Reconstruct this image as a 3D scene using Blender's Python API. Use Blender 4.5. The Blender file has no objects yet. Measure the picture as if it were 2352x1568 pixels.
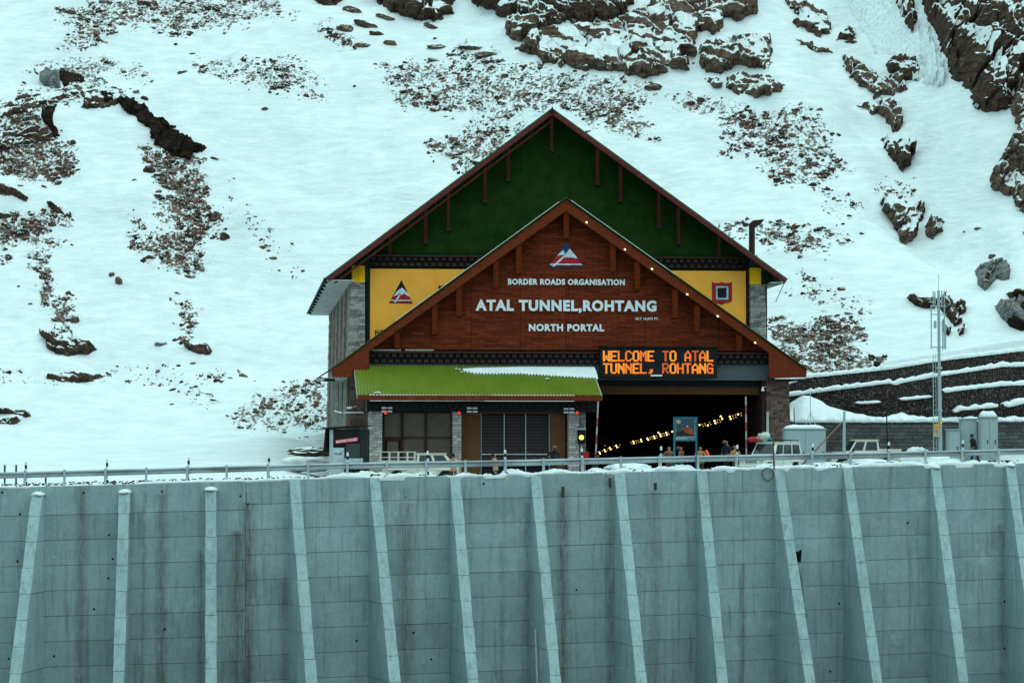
import bpy, bmesh, math, random
import numpy as np
from mathutils import Vector, Matrix, Euler

random.seed(7); RNG = np.random.default_rng(7)
C = bpy.context.scene.collection
SC = bpy.context.scene
rad = math.radians

# ------------------------------------------------------------------ camera
FPX = 6300.0                      # focal length in units of a 2352 px wide picture
PITCH = math.atan(256 / FPX)
CAMZ = 1.3
cam_d = bpy.data.cameras.new('camera'); cam = bpy.data.objects.new('camera', cam_d); C.objects.link(cam)
cam_d.lens = 36 * FPX / 2352; cam_d.sensor_width = 36; cam_d.clip_start = 1; cam_d.clip_end = 3000
cam.location = (0, 0, CAMZ); cam.rotation_euler = (math.pi / 2 + PITCH, 0, 0)
SC.camera = cam

# ------------------------------------------------------------------ world, sun, exposure
w = bpy.data.worlds.new('World'); SC.world = w; w.use_nodes = True
wt = w.node_tree; wt.nodes.clear()
sky = wt.nodes.new('ShaderNodeTexSky'); sky.sky_type = 'NISHITA'; sky.sun_disc = False
SUN_EL, SUN_AZ = rad(58), rad(150)
sky.sun_elevation = SUN_EL; sky.sun_rotation = SUN_AZ; sky.altitude = 3000; sky.dust_density = 2.0
mixw = wt.nodes.new('ShaderNodeMix'); mixw.data_type = 'RGBA'; mixw.inputs[0].default_value = 0.85
# overcast cloud deck, brighter towards the zenith as real overcast is
wtc = wt.nodes.new('ShaderNodeTexCoord'); wsp = wt.nodes.new('ShaderNodeSeparateXYZ'); wmr = wt.nodes.new('ShaderNodeMapRange')
wmr.inputs[1].default_value = 0.0; wmr.inputs[2].default_value = 1.0; wmr.inputs[3].default_value = 0.46; wmr.inputs[4].default_value = 1.55
wvm = wt.nodes.new('ShaderNodeVectorMath'); wvm.operation = 'SCALE'; wvm.inputs[0].default_value = (4.95, 7.3, 7.35)
wt.links.new(wtc.outputs['Generated'], wsp.inputs[0]); wt.links.new(wsp.outputs[2], wmr.inputs[0]); wt.links.new(wmr.outputs[0], wvm.inputs['Scale']); wt.links.new(wvm.outputs[0], mixw.inputs[7])
bg = wt.nodes.new('ShaderNodeBackground'); bg.inputs[1].default_value = 0.138
wo = wt.nodes.new('ShaderNodeOutputWorld')
wt.links.new(sky.outputs[0], mixw.inputs[6]); wt.links.new(mixw.outputs[2], bg.inputs[0]); wt.links.new(bg.outputs[0], wo.inputs[0])
sd = bpy.data.lights.new('sun', 'SUN'); sd.energy = 0.55; sd.angle = rad(35); sd.color = (0.9, 1.0, 0.97)
sun = bpy.data.objects.new('sun', sd); C.objects.link(sun)
sdir = Vector((math.sin(SUN_AZ) * math.cos(SUN_EL), math.cos(SUN_AZ) * math.cos(SUN_EL), math.sin(SUN_EL)))
sun.rotation_euler = sdir.to_track_quat('Z', 'Y').to_euler()
SC.view_settings.view_transform = 'Standard'; SC.view_settings.look = 'None'
SC.view_settings.exposure = 0.23; SC.view_settings.gamma = 1.0
SC.render.engine = 'CYCLES'

# ------------------------------------------------------------------ helpers: picture rays
cp, sp = math.cos(PITCH), math.sin(PITCH)
def ray(x, y):
    u = (x - 1176) / FPX; v = (784 - y) / FPX
    return (u, cp - v * sp, sp + v * cp)
def P(x, y, Y):
    d = ray(x, y); t = Y / d[1]
    return Vector((d[0] * t, Y, CAMZ + d[2] * t))

class Frame:
    """local axes: x along the face, y deeper, z up"""
    def __init__(s, ox, oy, th, oz=0.0):
        s.o = Vector((ox, oy, oz)); s.th = th
        s.M = Matrix.Translation(s.o) @ Matrix.Rotation(th, 4, 'Z'); s.Mi = s.M.inverted()
    def hit(s, x, y, c=0.0):
        o = s.Mi @ Vector((0, 0, CAMZ)); d = s.Mi.to_3x3() @ Vector(ray(x, y))
        t = (c - o.y) / d.y; p = o + d * t
        return (p.x, p.z)
    def w(s, x, y, z): return s.M @ Vector((x, y, z))
WORLD = Frame(0, 0, 0)

# ------------------------------------------------------------------ helpers: objects
ROOT = {}
def setp(o, label=None, cat=None, group=None, kind=None):
    if label: o['label'] = label
    if cat: o['category'] = cat
    if group: o['group'] = group
    if kind: o['kind'] = kind
    return o
def thing(name, label, cat, frame_or_loc, rz=0.0, group=None):
    o = bpy.data.objects.new(name, None); C.objects.link(o); o.empty_display_size = 0.3
    if isinstance(frame_or_loc, Frame): M = frame_or_loc.M
    else: M = Matrix.Translation(Vector(frame_or_loc)) @ Matrix.Rotation(rz, 4, 'Z')
    o.location = M.to_translation(); o.rotation_euler = M.to_euler()
    ROOT[o.name] = M.inverted()
    return setp(o, label, cat, group)
def root_inv(parent):
    return ROOT.get(parent.name, Matrix.Identity(4)) if parent else Matrix.Identity(4)
def link_mesh(name, me, mat, parent=None, smooth=False):
    o = bpy.data.objects.new(name, me); C.objects.link(o)
    if mat and not me.materials: me.materials.append(mat)
    if smooth: me.polygons.foreach_set('use_smooth', [True] * len(me.polygons))
    if parent:
        o.parent = parent; ROOT[o.name] = root_inv(parent)
    return o
def piece(name, me, parent, loc=(0, 0, 0), rot=(0, 0, 0), scale=(1, 1, 1)):
    """object sharing a mesh, placed in the parent's local space"""
    o = bpy.data.objects.new(name, me); C.objects.link(o)
    o.location = loc; o.rotation_euler = rot; o.scale = scale
    if parent: o.parent = parent
    return o
def copy_tree(o, parent=None):
    c = o.copy(); C.objects.link(c); c.parent = parent
    for ch in list(o.children): copy_tree(ch, c)
    return c

class MB:
    def __init__(s): s.v = []; s.f = []
    def add(s, vs, fs):
        b = len(s.v); s.v += [tuple(v) for v in vs]; s.f += [tuple(i + b for i in f) for f in fs]; return s
    def box(s, c, d, rot=None):
        hx, hy, hz = d[0] / 2, d[1] / 2, d[2] / 2
        vs = [Vector((a * hx, b * hy, e * hz)) for a in (-1, 1) for b in (-1, 1) for e in (-1, 1)]
        if rot is not None: vs = [rot @ v for v in vs]
        vs = [v + Vector(c) for v in vs]
        return s.add(vs, [(0, 1, 3, 2), (4, 6, 7, 5), (0, 4, 5, 1), (2, 3, 7, 6), (0, 2, 6, 4), (1, 5, 7, 3)])
    def bb(s, x0, x1, y0, y1, z0, z1):
        return s.box(((x0 + x1) / 2, (y0 + y1) / 2, (z0 + z1) / 2), (x1 - x0, y1 - y0, z1 - z0))
    def prism(s, poly, y0, y1):
        """poly of (x,z) extruded along y"""
        n = len(poly)
        vs = [(p[0], y0, p[1]) for p in poly] + [(p[0], y1, p[1]) for p in poly]
        fs = [tuple(range(n)), tuple(range(2 * n - 1, n - 1, -1))] + [(i, i + n, (i + 1) % n + n, (i + 1) % n) for i in range(n)]
        return s.add(vs, fs)
    def hull8(s, a, b):
        """two quads a,b (4 pts each) joined"""
        return s.add(list(a) + list(b), [(3, 2, 1, 0), (4, 5, 6, 7), (0, 1, 5, 4), (1, 2, 6, 5), (2, 3, 7, 6), (3, 0, 4, 7)])
    def tube(s, p0, p1, r0, r1=None, n=10, cap=True):
        p0 = Vector(p0); p1 = Vector(p1); r1 = r0 if r1 is None else r1
        d = (p1 - p0).normalized(); a = d.orthogonal().normalized(); b = d.cross(a)
        vs = []
        for p, r in ((p0, r0), (p1, r1)):
            for i in range(n):
                t = 2 * math.pi * i / n; vs.append(p + a * (r * math.cos(t)) + b * (r * math.sin(t)))
        fs = [(i, (i + 1) % n, (i + 1) % n + n, i + n) for i in range(n)]
        if cap: fs += [tuple(range(n - 1, -1, -1)), tuple(range(n, 2 * n))]
        return s.add(vs, fs)
    def path(s, pts, r, n=8):
        for a, b in zip(pts[:-1], pts[1:]): s.tube(a, b, r, r, n)
        return s
    def bar(s, p0, p1, wx, wy):
        """rectangular bar between two points, wx across x-ish, wy other"""
        p0 = Vector(p0); p1 = Vector(p1); d = (p1 - p0); L = d.length; d.normalize()
        up = Vector((0, 1, 0)) if abs(d.y) < 0.9 else Vector((0, 0, 1))
        a = d.cross(up).normalized(); b = a.cross(d)
        R = Matrix((a, b, d)).transposed()
        return s.box((p0 + p1) / 2, (wx, wy, L), R)
    def sphere(s, c, r, nu=10, nv=6, sc=(1, 1, 1)):
        vs = []; fs = []
        for j in range(nv + 1):
            ph = math.pi * j / nv
            for i in range(nu):
                t = 2 * math.pi * i / nu
                vs.append((c[0] + r * sc[0] * math.sin(ph) * math.cos(t), c[1] + r * sc[1] * math.sin(ph) * math.sin(t), c[2] + r * sc[2] * math.cos(ph)))
        for j in range(nv):
            for i in range(nu):
                fs.append((j * nu + i, (j + 1) * nu + i, (j + 1) * nu + (i + 1) % nu, j * nu + (i + 1) % nu))
        return s.add(vs, fs)
    def mesh(s, name, frame=None, inv=None):
        vs = s.v
        if frame or inv is not None:
            M = (inv if inv is not None else Matrix.Identity(4)) @ (frame.M if frame else Matrix.Identity(4))
            vs = [tuple(M @ Vector(v)) for v in vs]
        me = bpy.data.meshes.new(name); me.from_pydata(vs, [], s.f); me.validate()
        bm = bmesh.new(); bm.from_mesh(me); bmesh.ops.recalc_face_normals(bm, faces=bm.faces); bm.to_mesh(me); bm.free()
        return me
    def build(s, name, mat, parent=None, frame=None, bevel=0, smooth=False):
        me = s.mesh(name, frame, root_inv(parent) if parent else None)
        o = link_mesh(name, me, mat, parent, smooth)
        if bevel:
            m = o.modifiers.new('bevel', 'BEVEL'); m.width = bevel; m.segments = 2; m.limit_method = 'ANGLE'
        return o

def np_mesh(name, V, Fq, attrs=None):
    """V (n,3), Fq (m,k) arrays"""
    me = bpy.data.meshes.new(name); k = Fq.shape[1]
    me.vertices.add(len(V)); me.vertices.foreach_set('co', np.ascontiguousarray(V, dtype=np.float32).ravel())
    me.loops.add(Fq.size); me.loops.foreach_set('vertex_index', np.ascontiguousarray(Fq, dtype=np.int32).ravel())
    me.polygons.add(len(Fq)); me.polygons.foreach_set('loop_start', np.arange(0, Fq.size, k, dtype=np.int32))
    me.polygons.foreach_set('loop_total', np.full(len(Fq), k, dtype=np.int32))
    me.update(calc_edges=True)
    for nm, a in (attrs or {}).items():
        at = me.attributes.new(nm, 'FLOAT', 'POINT'); at.data.foreach_set('value', np.ascontiguousarray(a, dtype=np.float32).ravel())
    return me
def grid_faces(nr, nc):
    i = np.arange(nr - 1)[:, None] * nc + np.arange(nc - 1)[None, :]
    i = i.ravel(); return np.stack([i, i + 1, i + 1 + nc, i + nc], 1)

# ------------------------------------------------------------------ helpers: noise
def _h(ix, iy, seed):
    n = (ix.astype(np.int64) * 374761393 + iy.astype(np.int64) * 668265263 + seed * 1274126177) & 0xffffffff
    n = ((n ^ (n >> 13)) * 1274126177) & 0xffffffff
    n = (n ^ (n >> 16)) & 0xffffff
    return n / float(0xffffff)
def vn(x, y, seed=0):
    x = np.asarray(x, float); y = np.asarray(y, float)
    ix = np.floor(x); iy = np.floor(y); fx = x - ix; fy = y - iy
    fx = fx * fx * fx * (fx * (fx * 6 - 15) + 10); fy = fy * fy * fy * (fy * (fy * 6 - 15) + 10)
    a = _h(ix, iy, seed); b = _h(ix + 1, iy, seed); c = _h(ix, iy + 1, seed); d = _h(ix + 1, iy + 1, seed)
    return (a * (1 - fx) + b * fx) * (1 - fy) + (c * (1 - fx) + d * fx) * fy
def fbm(x, y, seed=0, oct=4):
    s = 0; a = 0.5; t = 0
    for k in range(oct):
        s = s + a * vn(x * 2 ** k + 17.3 * k, y * 2 ** k - 9.1 * k, seed + k); t += a; a *= 0.5
    return s / t
def sstep(a, b, x):
    t = np.clip((x - a) / (b - a), 0, 1); return t * t * (3 - 2 * t)
def sdf(poly, x, y):
    """signed distance, positive inside"""
    p = np.array(poly, float); q = np.roll(p, -1, 0)
    best = np.full(x.shape, 1e18); ins = np.zeros(x.shape, bool)
    for (ax, ay), (bx, by) in zip(p, q):
        dx, dy = bx - ax, by - ay; L = dx * dx + dy * dy + 1e-9
        t = np.clip(((x - ax) * dx + (y - ay) * dy) / L, 0, 1)
        best = np.minimum(best, (x - ax - t * dx) ** 2 + (y - ay - t * dy) ** 2)
        c = ((ay > y) != (by > y)); xi = ax + (y - ay) * dx / (dy if abs(dy) > 1e-9 else 1e-9)
        ins ^= c & (x < xi)
    d = np.sqrt(best); return np.where(ins, d, -d)
def voro(x, y, seed=0):
    ix = np.floor(x); iy = np.floor(y)
    f1 = np.full(x.shape, 9.0); f2 = np.full(x.shape, 9.0); cid = np.zeros(x.shape); lx = np.zeros(x.shape); ly = np.zeros(x.shape)
    for dx in (-1, 0, 1):
        for dy in (-1, 0, 1):
            cx = ix + dx; cy = iy + dy
            px = cx + 0.1 + 0.8 * _h(cx, cy, seed); py = cy + 0.1 + 0.8 * _h(cx, cy, seed + 5)
            d = np.hypot(x - px, y - py); r = _h(cx, cy, seed + 9)
            m = d < f1
            f2 = np.where(m, f1, np.minimum(f2, d)); f1 = np.where(m, d, f1)
            cid = np.where(m, r, cid); lx = np.where(m, x - px, lx); ly = np.where(m, y - py, ly)
    return f1, f2, cid, lx, ly

# ------------------------------------------------------------------ helpers: materials
def nd(nt, typ, ins=None, **props):
    n = nt.nodes.new(typ)
    for k, v in props.items(): setattr(n, k, v)
    for k, v in (ins or {}).items():
        if isinstance(v, bpy.types.NodeSocket): nt.links.new(v, n.inputs[k])
        else: n.inputs[k].default_value = v
    return n
def mth(nt, op, a, b=0.0, c=0.0, clamp=False):
    n = nd(nt, 'ShaderNodeMath', {0: a, 1: b, 2: c}, operation=op); n.use_clamp = clamp; return n.outputs[0]
def ramp(nt, fac, stops, interp='LINEAR'):
    n = nt.nodes.new('ShaderNodeValToRGB'); n.color_ramp.interpolation = interp
    while len(n.color_ramp.elements) < len(stops): n.color_ramp.elements.new(0.5)
    for e, (p, c) in zip(n.color_ramp.elements, stops):
        e.position = p; e.color = (c[0], c[1], c[2], 1) if not isinstance(c, (int, float)) else (c, c, c, 1)
    nt.links.new(fac, n.inputs[0]); return n.outputs[0]
def mixc(nt, f, a, b, mode='MIX'):
    n = nt.nodes.new('ShaderNodeMix'); n.data_type = 'RGBA'; n.blend_type = mode
    for k, v in ((0, f), (6, a), (7, b)):
        if isinstance(v, bpy.types.NodeSocket): nt.links.new(v, n.inputs[k])
        elif k == 0: n.inputs[k].default_value = v
        else: n.inputs[k].default_value = (v[0], v[1], v[2], 1)
    return n.outputs[2]
def new_mat(name):
    m = bpy.data.materials.new(name); m.use_nodes = True; nt = m.node_tree
    b = nt.nodes['Principled BSDF']; return m, nt, b
def coords(nt, scale=(1, 1, 1), world=False):
    g = nd(nt, 'ShaderNodeNewGeometry').outputs['Position'] if world else nd(nt, 'ShaderNodeTexCoord').outputs['Object']
    return nd(nt, 'ShaderNodeMapping', {'Vector': g, 'Scale': scale}).outputs[0]
def noise(nt, vec, scale, detail=4, rough=0.6, dist=0.0):
    return nd(nt, 'ShaderNodeTexNoise', {'Vector': vec, 'Scale': scale, 'Detail': detail, 'Roughness': rough, 'Distortion': dist}).outputs[0]
def bump(nt, h, strength=0.3, dist=0.02):
    return nd(nt, 'ShaderNodeBump', {'Height': h, 'Strength': strength, 'Distance': dist}).outputs[0]
def simple(name, col, rough=0.6, metal=0.0, var=0.25, scale=3.0, spec=0.15, bstr=0.15, island=0.0, dirt=None, stretch=(1, 1, 1)):
    m, nt, b = new_mat(name)
    v = coords(nt, stretch); n = noise(nt, v, scale, 5)
    f = ramp(nt, n, [(0.3, 1 - var), (0.7, 1 + var)])
    c = mixc(nt, 1.0, col, f, 'MULTIPLY')
    if island:
        r = nd(nt, 'ShaderNodeNewGeometry').outputs['Random Per Island']
        c = mixc(nt, 1.0, c, ramp(nt, r, [(0, 1 - island), (1, 1 + island)]), 'MULTIPLY')
    if dirt:
        n2 = noise(nt, v, scale * 0.4, 6); c = mixc(nt, ramp(nt, n2, [(0.5, 0), (0.7, 0.7)]), c, dirt)
    nt.links.new(c, b.inputs['Base Color'])
    b.inputs['Roughness'].default_value = rough; b.inputs['Metallic'].default_value = metal
    b.inputs['Specular IOR Level'].default_value = spec
    if bstr: nt.links.new(bump(nt, noise(nt, v, scale * 6, 4), bstr, 0.02), b.inputs['Normal'])
    return m
def emit(name, col, strength):
    m, nt, b = new_mat(name); b.inputs['Base Color'].default_value = (*[min(1, c) for c in col], 1)
    b.inputs['Emission Color'].default_value = (*col, 1); b.inputs['Emission Strength'].default_value = strength; return m

SNOW = (0.74, 0.785, 0.78)
def mat_snow_simple():
    m, nt, b = new_mat('snow_heap')
    v = coords(nt, world=True); n = noise(nt, v, 1.6, 6)
    c = ramp(nt, n, [(0.25, (0.58, 0.65, 0.66)), (0.6, SNOW)])
    nt.links.new(c, b.inputs['Base Color']); b.inputs['Roughness'].default_value = 0.75
    nt.links.new(bump(nt, noise(nt, v, 5, 6), 0.4, 0.08), b.inputs['Normal']); return m
def mat_hill():
    m, nt, b = new_mat('hill_snow')
    v = coords(nt, world=True)
    at = nd(nt, 'ShaderNodeAttribute', attribute_name='scrub').outputs['Fac']
    vs = coords(nt, (1.0, 0.45, 1.0), world=True)
    n1 = noise(nt, vs, 3.2, 7, 0.68); n2 = noise(nt, vs, 0.9, 4, 0.6)
    s = mth(nt, 'ADD', mth(nt, 'MULTIPLY', n1, 0.75), mth(nt, 'MULTIPLY', n2, 0.45))
    s = mth(nt, 'ADD', s, mth(nt, 'MULTIPLY', at, 0.17))
    mask = ramp(nt, s, [(0.725, 0), (0.775, 1)])
    mask = mth(nt, 'MULTIPLY', mask, ramp(nt, at, [(0.05, 0), (0.3, 1)]))
    soil = ramp(nt, noise(nt, v, 1.7, 5), [(0.35, (0.03, 0.028, 0.026)), (0.5, (0.10, 0.05, 0.03)), (0.68, (0.18, 0.095, 0.05))])
    wide = noise(nt, coords(nt, (0.35, 0.35, 1.4), world=True), 1.1, 6, 0.65)
    sn = mixc(nt, ramp(nt, wide, [(0.3, 0), (0.62, 1)]), (0.60, 0.675, 0.685), SNOW)
    nt.links.new(mixc(nt, mask, sn, soil), b.inputs['Base Color']); b.inputs['Roughness'].default_value = 0.8
    hgt = mth(nt, 'ADD', mth(nt, 'MULTIPLY', wide, 1.0), mth(nt, 'MULTIPLY', noise(nt, coords(nt, (0.5, 0.5, 2.0), world=True), 2.6, 6, 0.7), 0.4))
    nt.links.new(bump(nt, hgt, 0.8, 0.4), b.inputs['Normal']); return m
def mat_rock(name, c0, c1, c2, snow=0.0, sc=1.0, flat_snow=True):
    m, nt, b = new_mat(name)
    v = coords(nt, world=True)
    vs = nd(nt, 'ShaderNodeMapping', {'Vector': v, 'Scale': (0.6, 0.6, 1.8), 'Rotation': (0, rad(18), 0)}).outputs[0]
    n = noise(nt, vs, 1.3 * sc, 8, 0.7); n2 = noise(nt, v, 6 * sc, 6, 0.7)
    c = ramp(nt, n, [(0.32, c0), (0.5, c1), (0.68, c2)])
    c = mixc(nt, 1.0, c, ramp(nt, n2, [(0.3, 0.55), (0.7, 1.35)]), 'MULTIPLY')
    crack = nd(nt, 'ShaderNodeTexVoronoi', {'Vector': vs, 'Scale': 0.9 * sc}, feature='DISTANCE_TO_EDGE').outputs[0]
    c = mixc(nt, ramp(nt, crack, [(0.0, 0.8), (0.05, 0.0)]), c, (0.01, 0.013, 0.014))
    if snow > -1:
        nz = nd(nt, 'ShaderNodeSeparateXYZ', {0: nd(nt, 'ShaderNodeNewGeometry').outputs['Normal']}).outputs[2]
        a = mth(nt, 'ADD', mth(nt, 'MULTIPLY', nz, 1.3), mth(nt, 'MULTIPLY', mth(nt, 'SUBTRACT', noise(nt, vs, .55 * sc, 6, 0.6), 0.5), 1.3))
        sn = nd(nt, 'ShaderNodeAttribute', attribute_name='sn').outputs['Fac']
        a = mth(nt, 'ADD', a, mth(nt, 'MULTIPLY', sn, 1.7))
        mask = ramp(nt, mth(nt, 'ADD', a, snow), [(0.98, 0), (1.06, 1)])
        c = mixc(nt, mask, c, SNOW)
    nt.links.new(c, b.inputs['Base Color']); b.inputs['Roughness'].default_value = 0.95; b.inputs['Specular IOR Level'].default_value = 0.05
    nt.links.new(bump(nt, mth(nt, 'ADD', n, mth(nt, 'MULTIPLY', n2, 0.4)), 0.7, 0.25), b.inputs['Normal']); return m
def mat_ice():
    m, nt, b = new_mat('blue_ice')
    v = coords(nt, (2.0, 2.0, 0.25), world=True); n = noise(nt, v, 1.6, 6, 0.65)
    c = ramp(nt, n, [(0.3, (0.36, 0.46, 0.48)), (0.45, (0.58, 0.68, 0.69)), (0.6, SNOW)])
    nt.links.new(c, b.inputs['Base Color']); b.inputs['Roughness'].default_value = 0.4
    nt.links.new(bump(nt, n, 0.8, 0.3), b.inputs['Normal']); return m

STREAKS = []      # (world x, z top, half width, strength) rust runs down the retaining wall
def mat_concrete(name, tint=1.0, streaks=True):
    m, nt, b = new_mat(name)
    v = coords(nt, world=True); sep = nd(nt, 'ShaderNodeSeparateXYZ', {0: v}); X, Z = sep.outputs[0], sep.outputs[2]
    n = noise(nt, v, 0.55, 6, 0.6); nf = noise(nt, v, 5, 6, 0.7)
    run = noise(nt, coords(nt, (2.6, 2.6, 0.16), world=True), 1.6, 6, 0.7)
    base = ramp(nt, n, [(0.3, (0.250 * tint, 0.345 * tint, 0.343 * tint)), (0.7, (0.345 * tint, 0.455 * tint, 0.450 * tint))])
    c = mixc(nt, 1.0, base, ramp(nt, nf, [(0.3, 0.88), (0.7, 1.1)]), 'MULTIPLY')
    c = mixc(nt, ramp(nt, run, [(0.52, 0), (0.68, 0.55)]), c, (0.13 * tint, 0.15 * tint, 0.15 * tint))
    r = nd(nt, 'ShaderNodeObjectInfo').outputs['Random']
    c = mixc(nt, 1.0, c, ramp(nt, r, [(0, 0.88), (1, 1.08)]), 'MULTIPLY')
    # lime bloom patches
    bl = noise(nt, coords(nt, (1, 1, 0.7), world=True), 0.9, 9, 0.75)
    c = mixc(nt, ramp(nt, bl, [(0.575, 0), (0.66, 0.55)]), c, (0.46, 0.55, 0.55))
    if streaks:
        tot = None; wob = mth(nt, 'MULTIPLY', mth(nt, 'SUBTRACT', noise(nt, coords(nt, (1, 1, 0.6), world=True), 2.2, 4), 0.5), 0.5)
        xx = mth(nt, 'ADD', X, wob)
        for (sx, sz, hw, st) in STREAKS:
            a = mth(nt, 'DIVIDE', mth(nt, 'SUBTRACT', xx, sx), hw)
            g = mth(nt, 'SUBTRACT', 1.0, mth(nt, 'ABSOLUTE', a), clamp=True)
            zf = mth(nt, 'MULTIPLY', mth(nt, 'SUBTRACT', sz, Z), 6.0, clamp=True)
            g = mth(nt, 'MULTIPLY', mth(nt, 'MULTIPLY', g, zf), st)
            tot = g if tot is None else mth(nt, 'MAXIMUM', tot, g)
        if tot is not None:
            nn = noise(nt, coords(nt, (5, 5, 0.5), world=True), 2.0, 6, 0.75)
            k = mth(nt, 'MULTIPLY', tot, ramp(nt, nn, [(0.32, 0.25), (0.56, 1.0)]), clamp=True)
            c = mixc(nt, k, c, (0.075, 0.052, 0.045))
    nt.links.new(c, b.inputs['Base Color']); b.inputs['Roughness'].default_value = 0.9
    b.inputs['Specular IOR Level'].default_value = 0.2
    nt.links.new(bump(nt, mth(nt, 'ADD', nf, mth(nt, 'MULTIPLY', run, 0.5)), 0.35, 0.03), b.inputs['Normal']); return m
def mat_wood(name, col, sx=.85, sz=0.15, planks=True, amt=0.35):
    m, nt, b = new_mat(name)
    o = nd(nt, 'ShaderNodeTexCoord').outputs['Object']; s = nd(nt, 'ShaderNodeSeparateXYZ', {0: o})
    v2 = nd(nt, 'ShaderNodeCombineXYZ', {0: s.outputs[0], 1: s.outputs[2], 2: 0.0}).outputs[0]
    grain = noise(nt, nd(nt, 'ShaderNodeMapping', {'Vector': o, 'Scale': (1.2, 1.2, 9) if planks else (3, 3, 3)}).outputs[0], 1.5, 7, 0.7)
    c = ramp(nt, grain, [(0.3, tuple(k * (1 - amt) for k in col)), (0.55, col), (0.72, tuple(k * (1 + amt * 1.3) for k in col))])
    if planks:
        br = nd(nt, 'ShaderNodeTexBrick', {'Vector': v2, 'Color1': (1.2, 1.2, 1.2, 1), 'Color2': (0.6, 0.6, 0.6, 1), 'Mortar': (0.25, 0.25, 0.25, 1), 'Scale': 1.0, 'Mortar Size': 0.012, 'Brick Width': sx, 'Row Height': sz, 'Bias': 0.0})
        c = mixc(nt, 1.0, c, br.outputs[0], 'MULTIPLY')
        nt.links.new(bump(nt, br.outputs[1], -0.5, 0.02), b.inputs['Normal'])
    nt.links.new(c, b.inputs['Base Color']); b.inputs['Roughness'].default_value = 0.8; b.inputs['Specular IOR Level'].default_value = 0.08
    return m
def mat_stone(name, ca, cb):
    m, nt, b = new_mat(name)
    r = nd(nt, 'ShaderNodeNewGeometry').outputs['Random Per Island']
    c = ramp(nt, r, [(0, ca), (0.5, tuple((a + q) / 2 for a, q in zip(ca, cb))), (1, cb)])
    n = noise(nt, coords(nt), 7, 6, 0.7)
    c = mixc(nt, 1.0, c, ramp(nt, n, [(0.3, 0.65), (0.7, 1.3)]), 'MULTIPLY')
    nt.links.new(c, b.inputs['Base Color']); b.inputs['Roughness'].default_value = 0.95; b.inputs['Specular IOR Level'].default_value = 0.05
    nt.links.new(bump(nt, n, 0.6, 0.03), b.inputs['Normal']); return m

M = {}
M['snow'] = mat_snow_simple()
M['hill'] = mat_hill()
M['rock'] = mat_rock('brown_rock', (0.040, 0.026, 0.020), (0.125, 0.082, 0.060), (0.24, 0.165, 0.12), -0.68)
M['rockbare'] = mat_rock('bare_rock', (0.022, 0.017, 0.014), (0.070, 0.044, 0.031), (0.15, 0.095, 0.064), -0.84)
M['rockgrey'] = mat_rock('grey_rock', (0.13, 0.125, 0.12), (0.21, 0.205, 0.20), (0.27, 0.26, 0.25), -1.3, 0.8)
M['scrub'] = None
M['bould'] = mat_rock('boulder_brown', (0.040, 0.026, 0.020), (0.125, 0.082, 0.060), (0.24, 0.165, 0.12), -0.02)
M['bouldd'] = mat_rock('boulder_dark', (0.022, 0.017, 0.014), (0.070, 0.044, 0.031), (0.15, 0.095, 0.064), -0.12)
M['bouldg'] = mat_rock('boulder_grey', (0.13, 0.125, 0.12), (0.21, 0.205, 0.20), (0.27, 0.26, 0.25), -0.1, 0.8)
M['turf'] = mat_rock('dark_turf_and_shade', (0.006, 0.006, 0.005), (0.022, 0.014, 0.010), (0.060, 0.032, 0.020), -1.25)
M['ice'] = mat_ice()
def mat_scrub():
    m, nt, b = new_mat('scrub_and_stones')
    g = nd(nt, 'ShaderNodeNewGeometry'); r = g.outputs['Random Per Island']
    c = ramp(nt, r, [(0.0, (0.015, 0.017, 0.017)), (0.3, (0.032, 0.022, 0.018)), (0.6, (0.080, 0.034, 0.021)), (0.93, (0.125, 0.062, 0.032)), (1.0, (0.16, 0.165, 0.16))])
    v = coords(nt, world=True); n = noise(nt, v, 7, 4)
    c = mixc(nt, 1.0, c, ramp(nt, n, [(0.3, 0.6), (0.7, 1.4)]), 'MULTIPLY')
    nz = nd(nt, 'ShaderNodeSeparateXYZ', {0: g.outputs['Normal']}).outputs[2]
    a = mth(nt, 'ADD', nz, mth(nt, 'MULTIPLY', mth(nt, 'SUBTRACT', n, 0.5), 0.9))
    c = mixc(nt, ramp(nt, a, [(0.90, 0), (0.98, 1)]), c, SNOW)
    nt.links.new(c, b.inputs['Base Color']); b.inputs['Roughness'].default_value = 0.95; b.inputs['Specular IOR Level'].default_value = 0.05; return m
M['scrub'] = mat_scrub()

# ================================================================== SETTING
XJ = -13.09
FA = Frame(XJ, 135.0, rad(1.5)); FB = Frame(XJ, 135.0, rad(15))
def wallframe(px): return FA if px < 565 else FB
TOPS = [(-120, 1122), (0, 1120), (565, 1104.5), (749, 1098.6), (1200, 1090), (1565, 1081), (1954, 1073), (2352, 1063), (2520, 1059)]
def wall_pt(px, c=0.0):
    y = np.interp(px, [t[0] for t in TOPS], [t[1] for t in TOPS]); fr = wallframe(px); lx, lz = fr.hit(px, y, c)
    return fr.w(lx, c, lz)
_tp = [wall_pt(px) for px in np.linspace(-120, 2520, 60)]
TX = np.array([p.x for p in _tp]); TZ = np.array([p.z for p in _tp])
def Yw(X): X = np.asarray(X, float); return np.where(X < XJ, 135 + (X - XJ) * math.tan(rad(1.5)), 135 + (X - XJ) * math.tan(rad(15)))
def zg(X): return np.interp(X, TX, TZ)
def zr(X): return np.interp(X, [-40, -26, -15, -10, 0, 10, 15, 22, 27, 60], [-0.6, -0.42, -0.12, -0.42, -0.40, -0.22, -0.08, 0.30, 0.72, 1.2])
def Z0(X, Y):
    t = sstep(0.8, 3.5, Y - Yw(X)); return zg(X) * (1 - t) + zr(X) * t

TH = rad(5.7)
_o = P(1300, 1078, 180); FR = Frame(_o.x, 180.0, TH, 0.0)      # rear facade plane of the portal building

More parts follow.
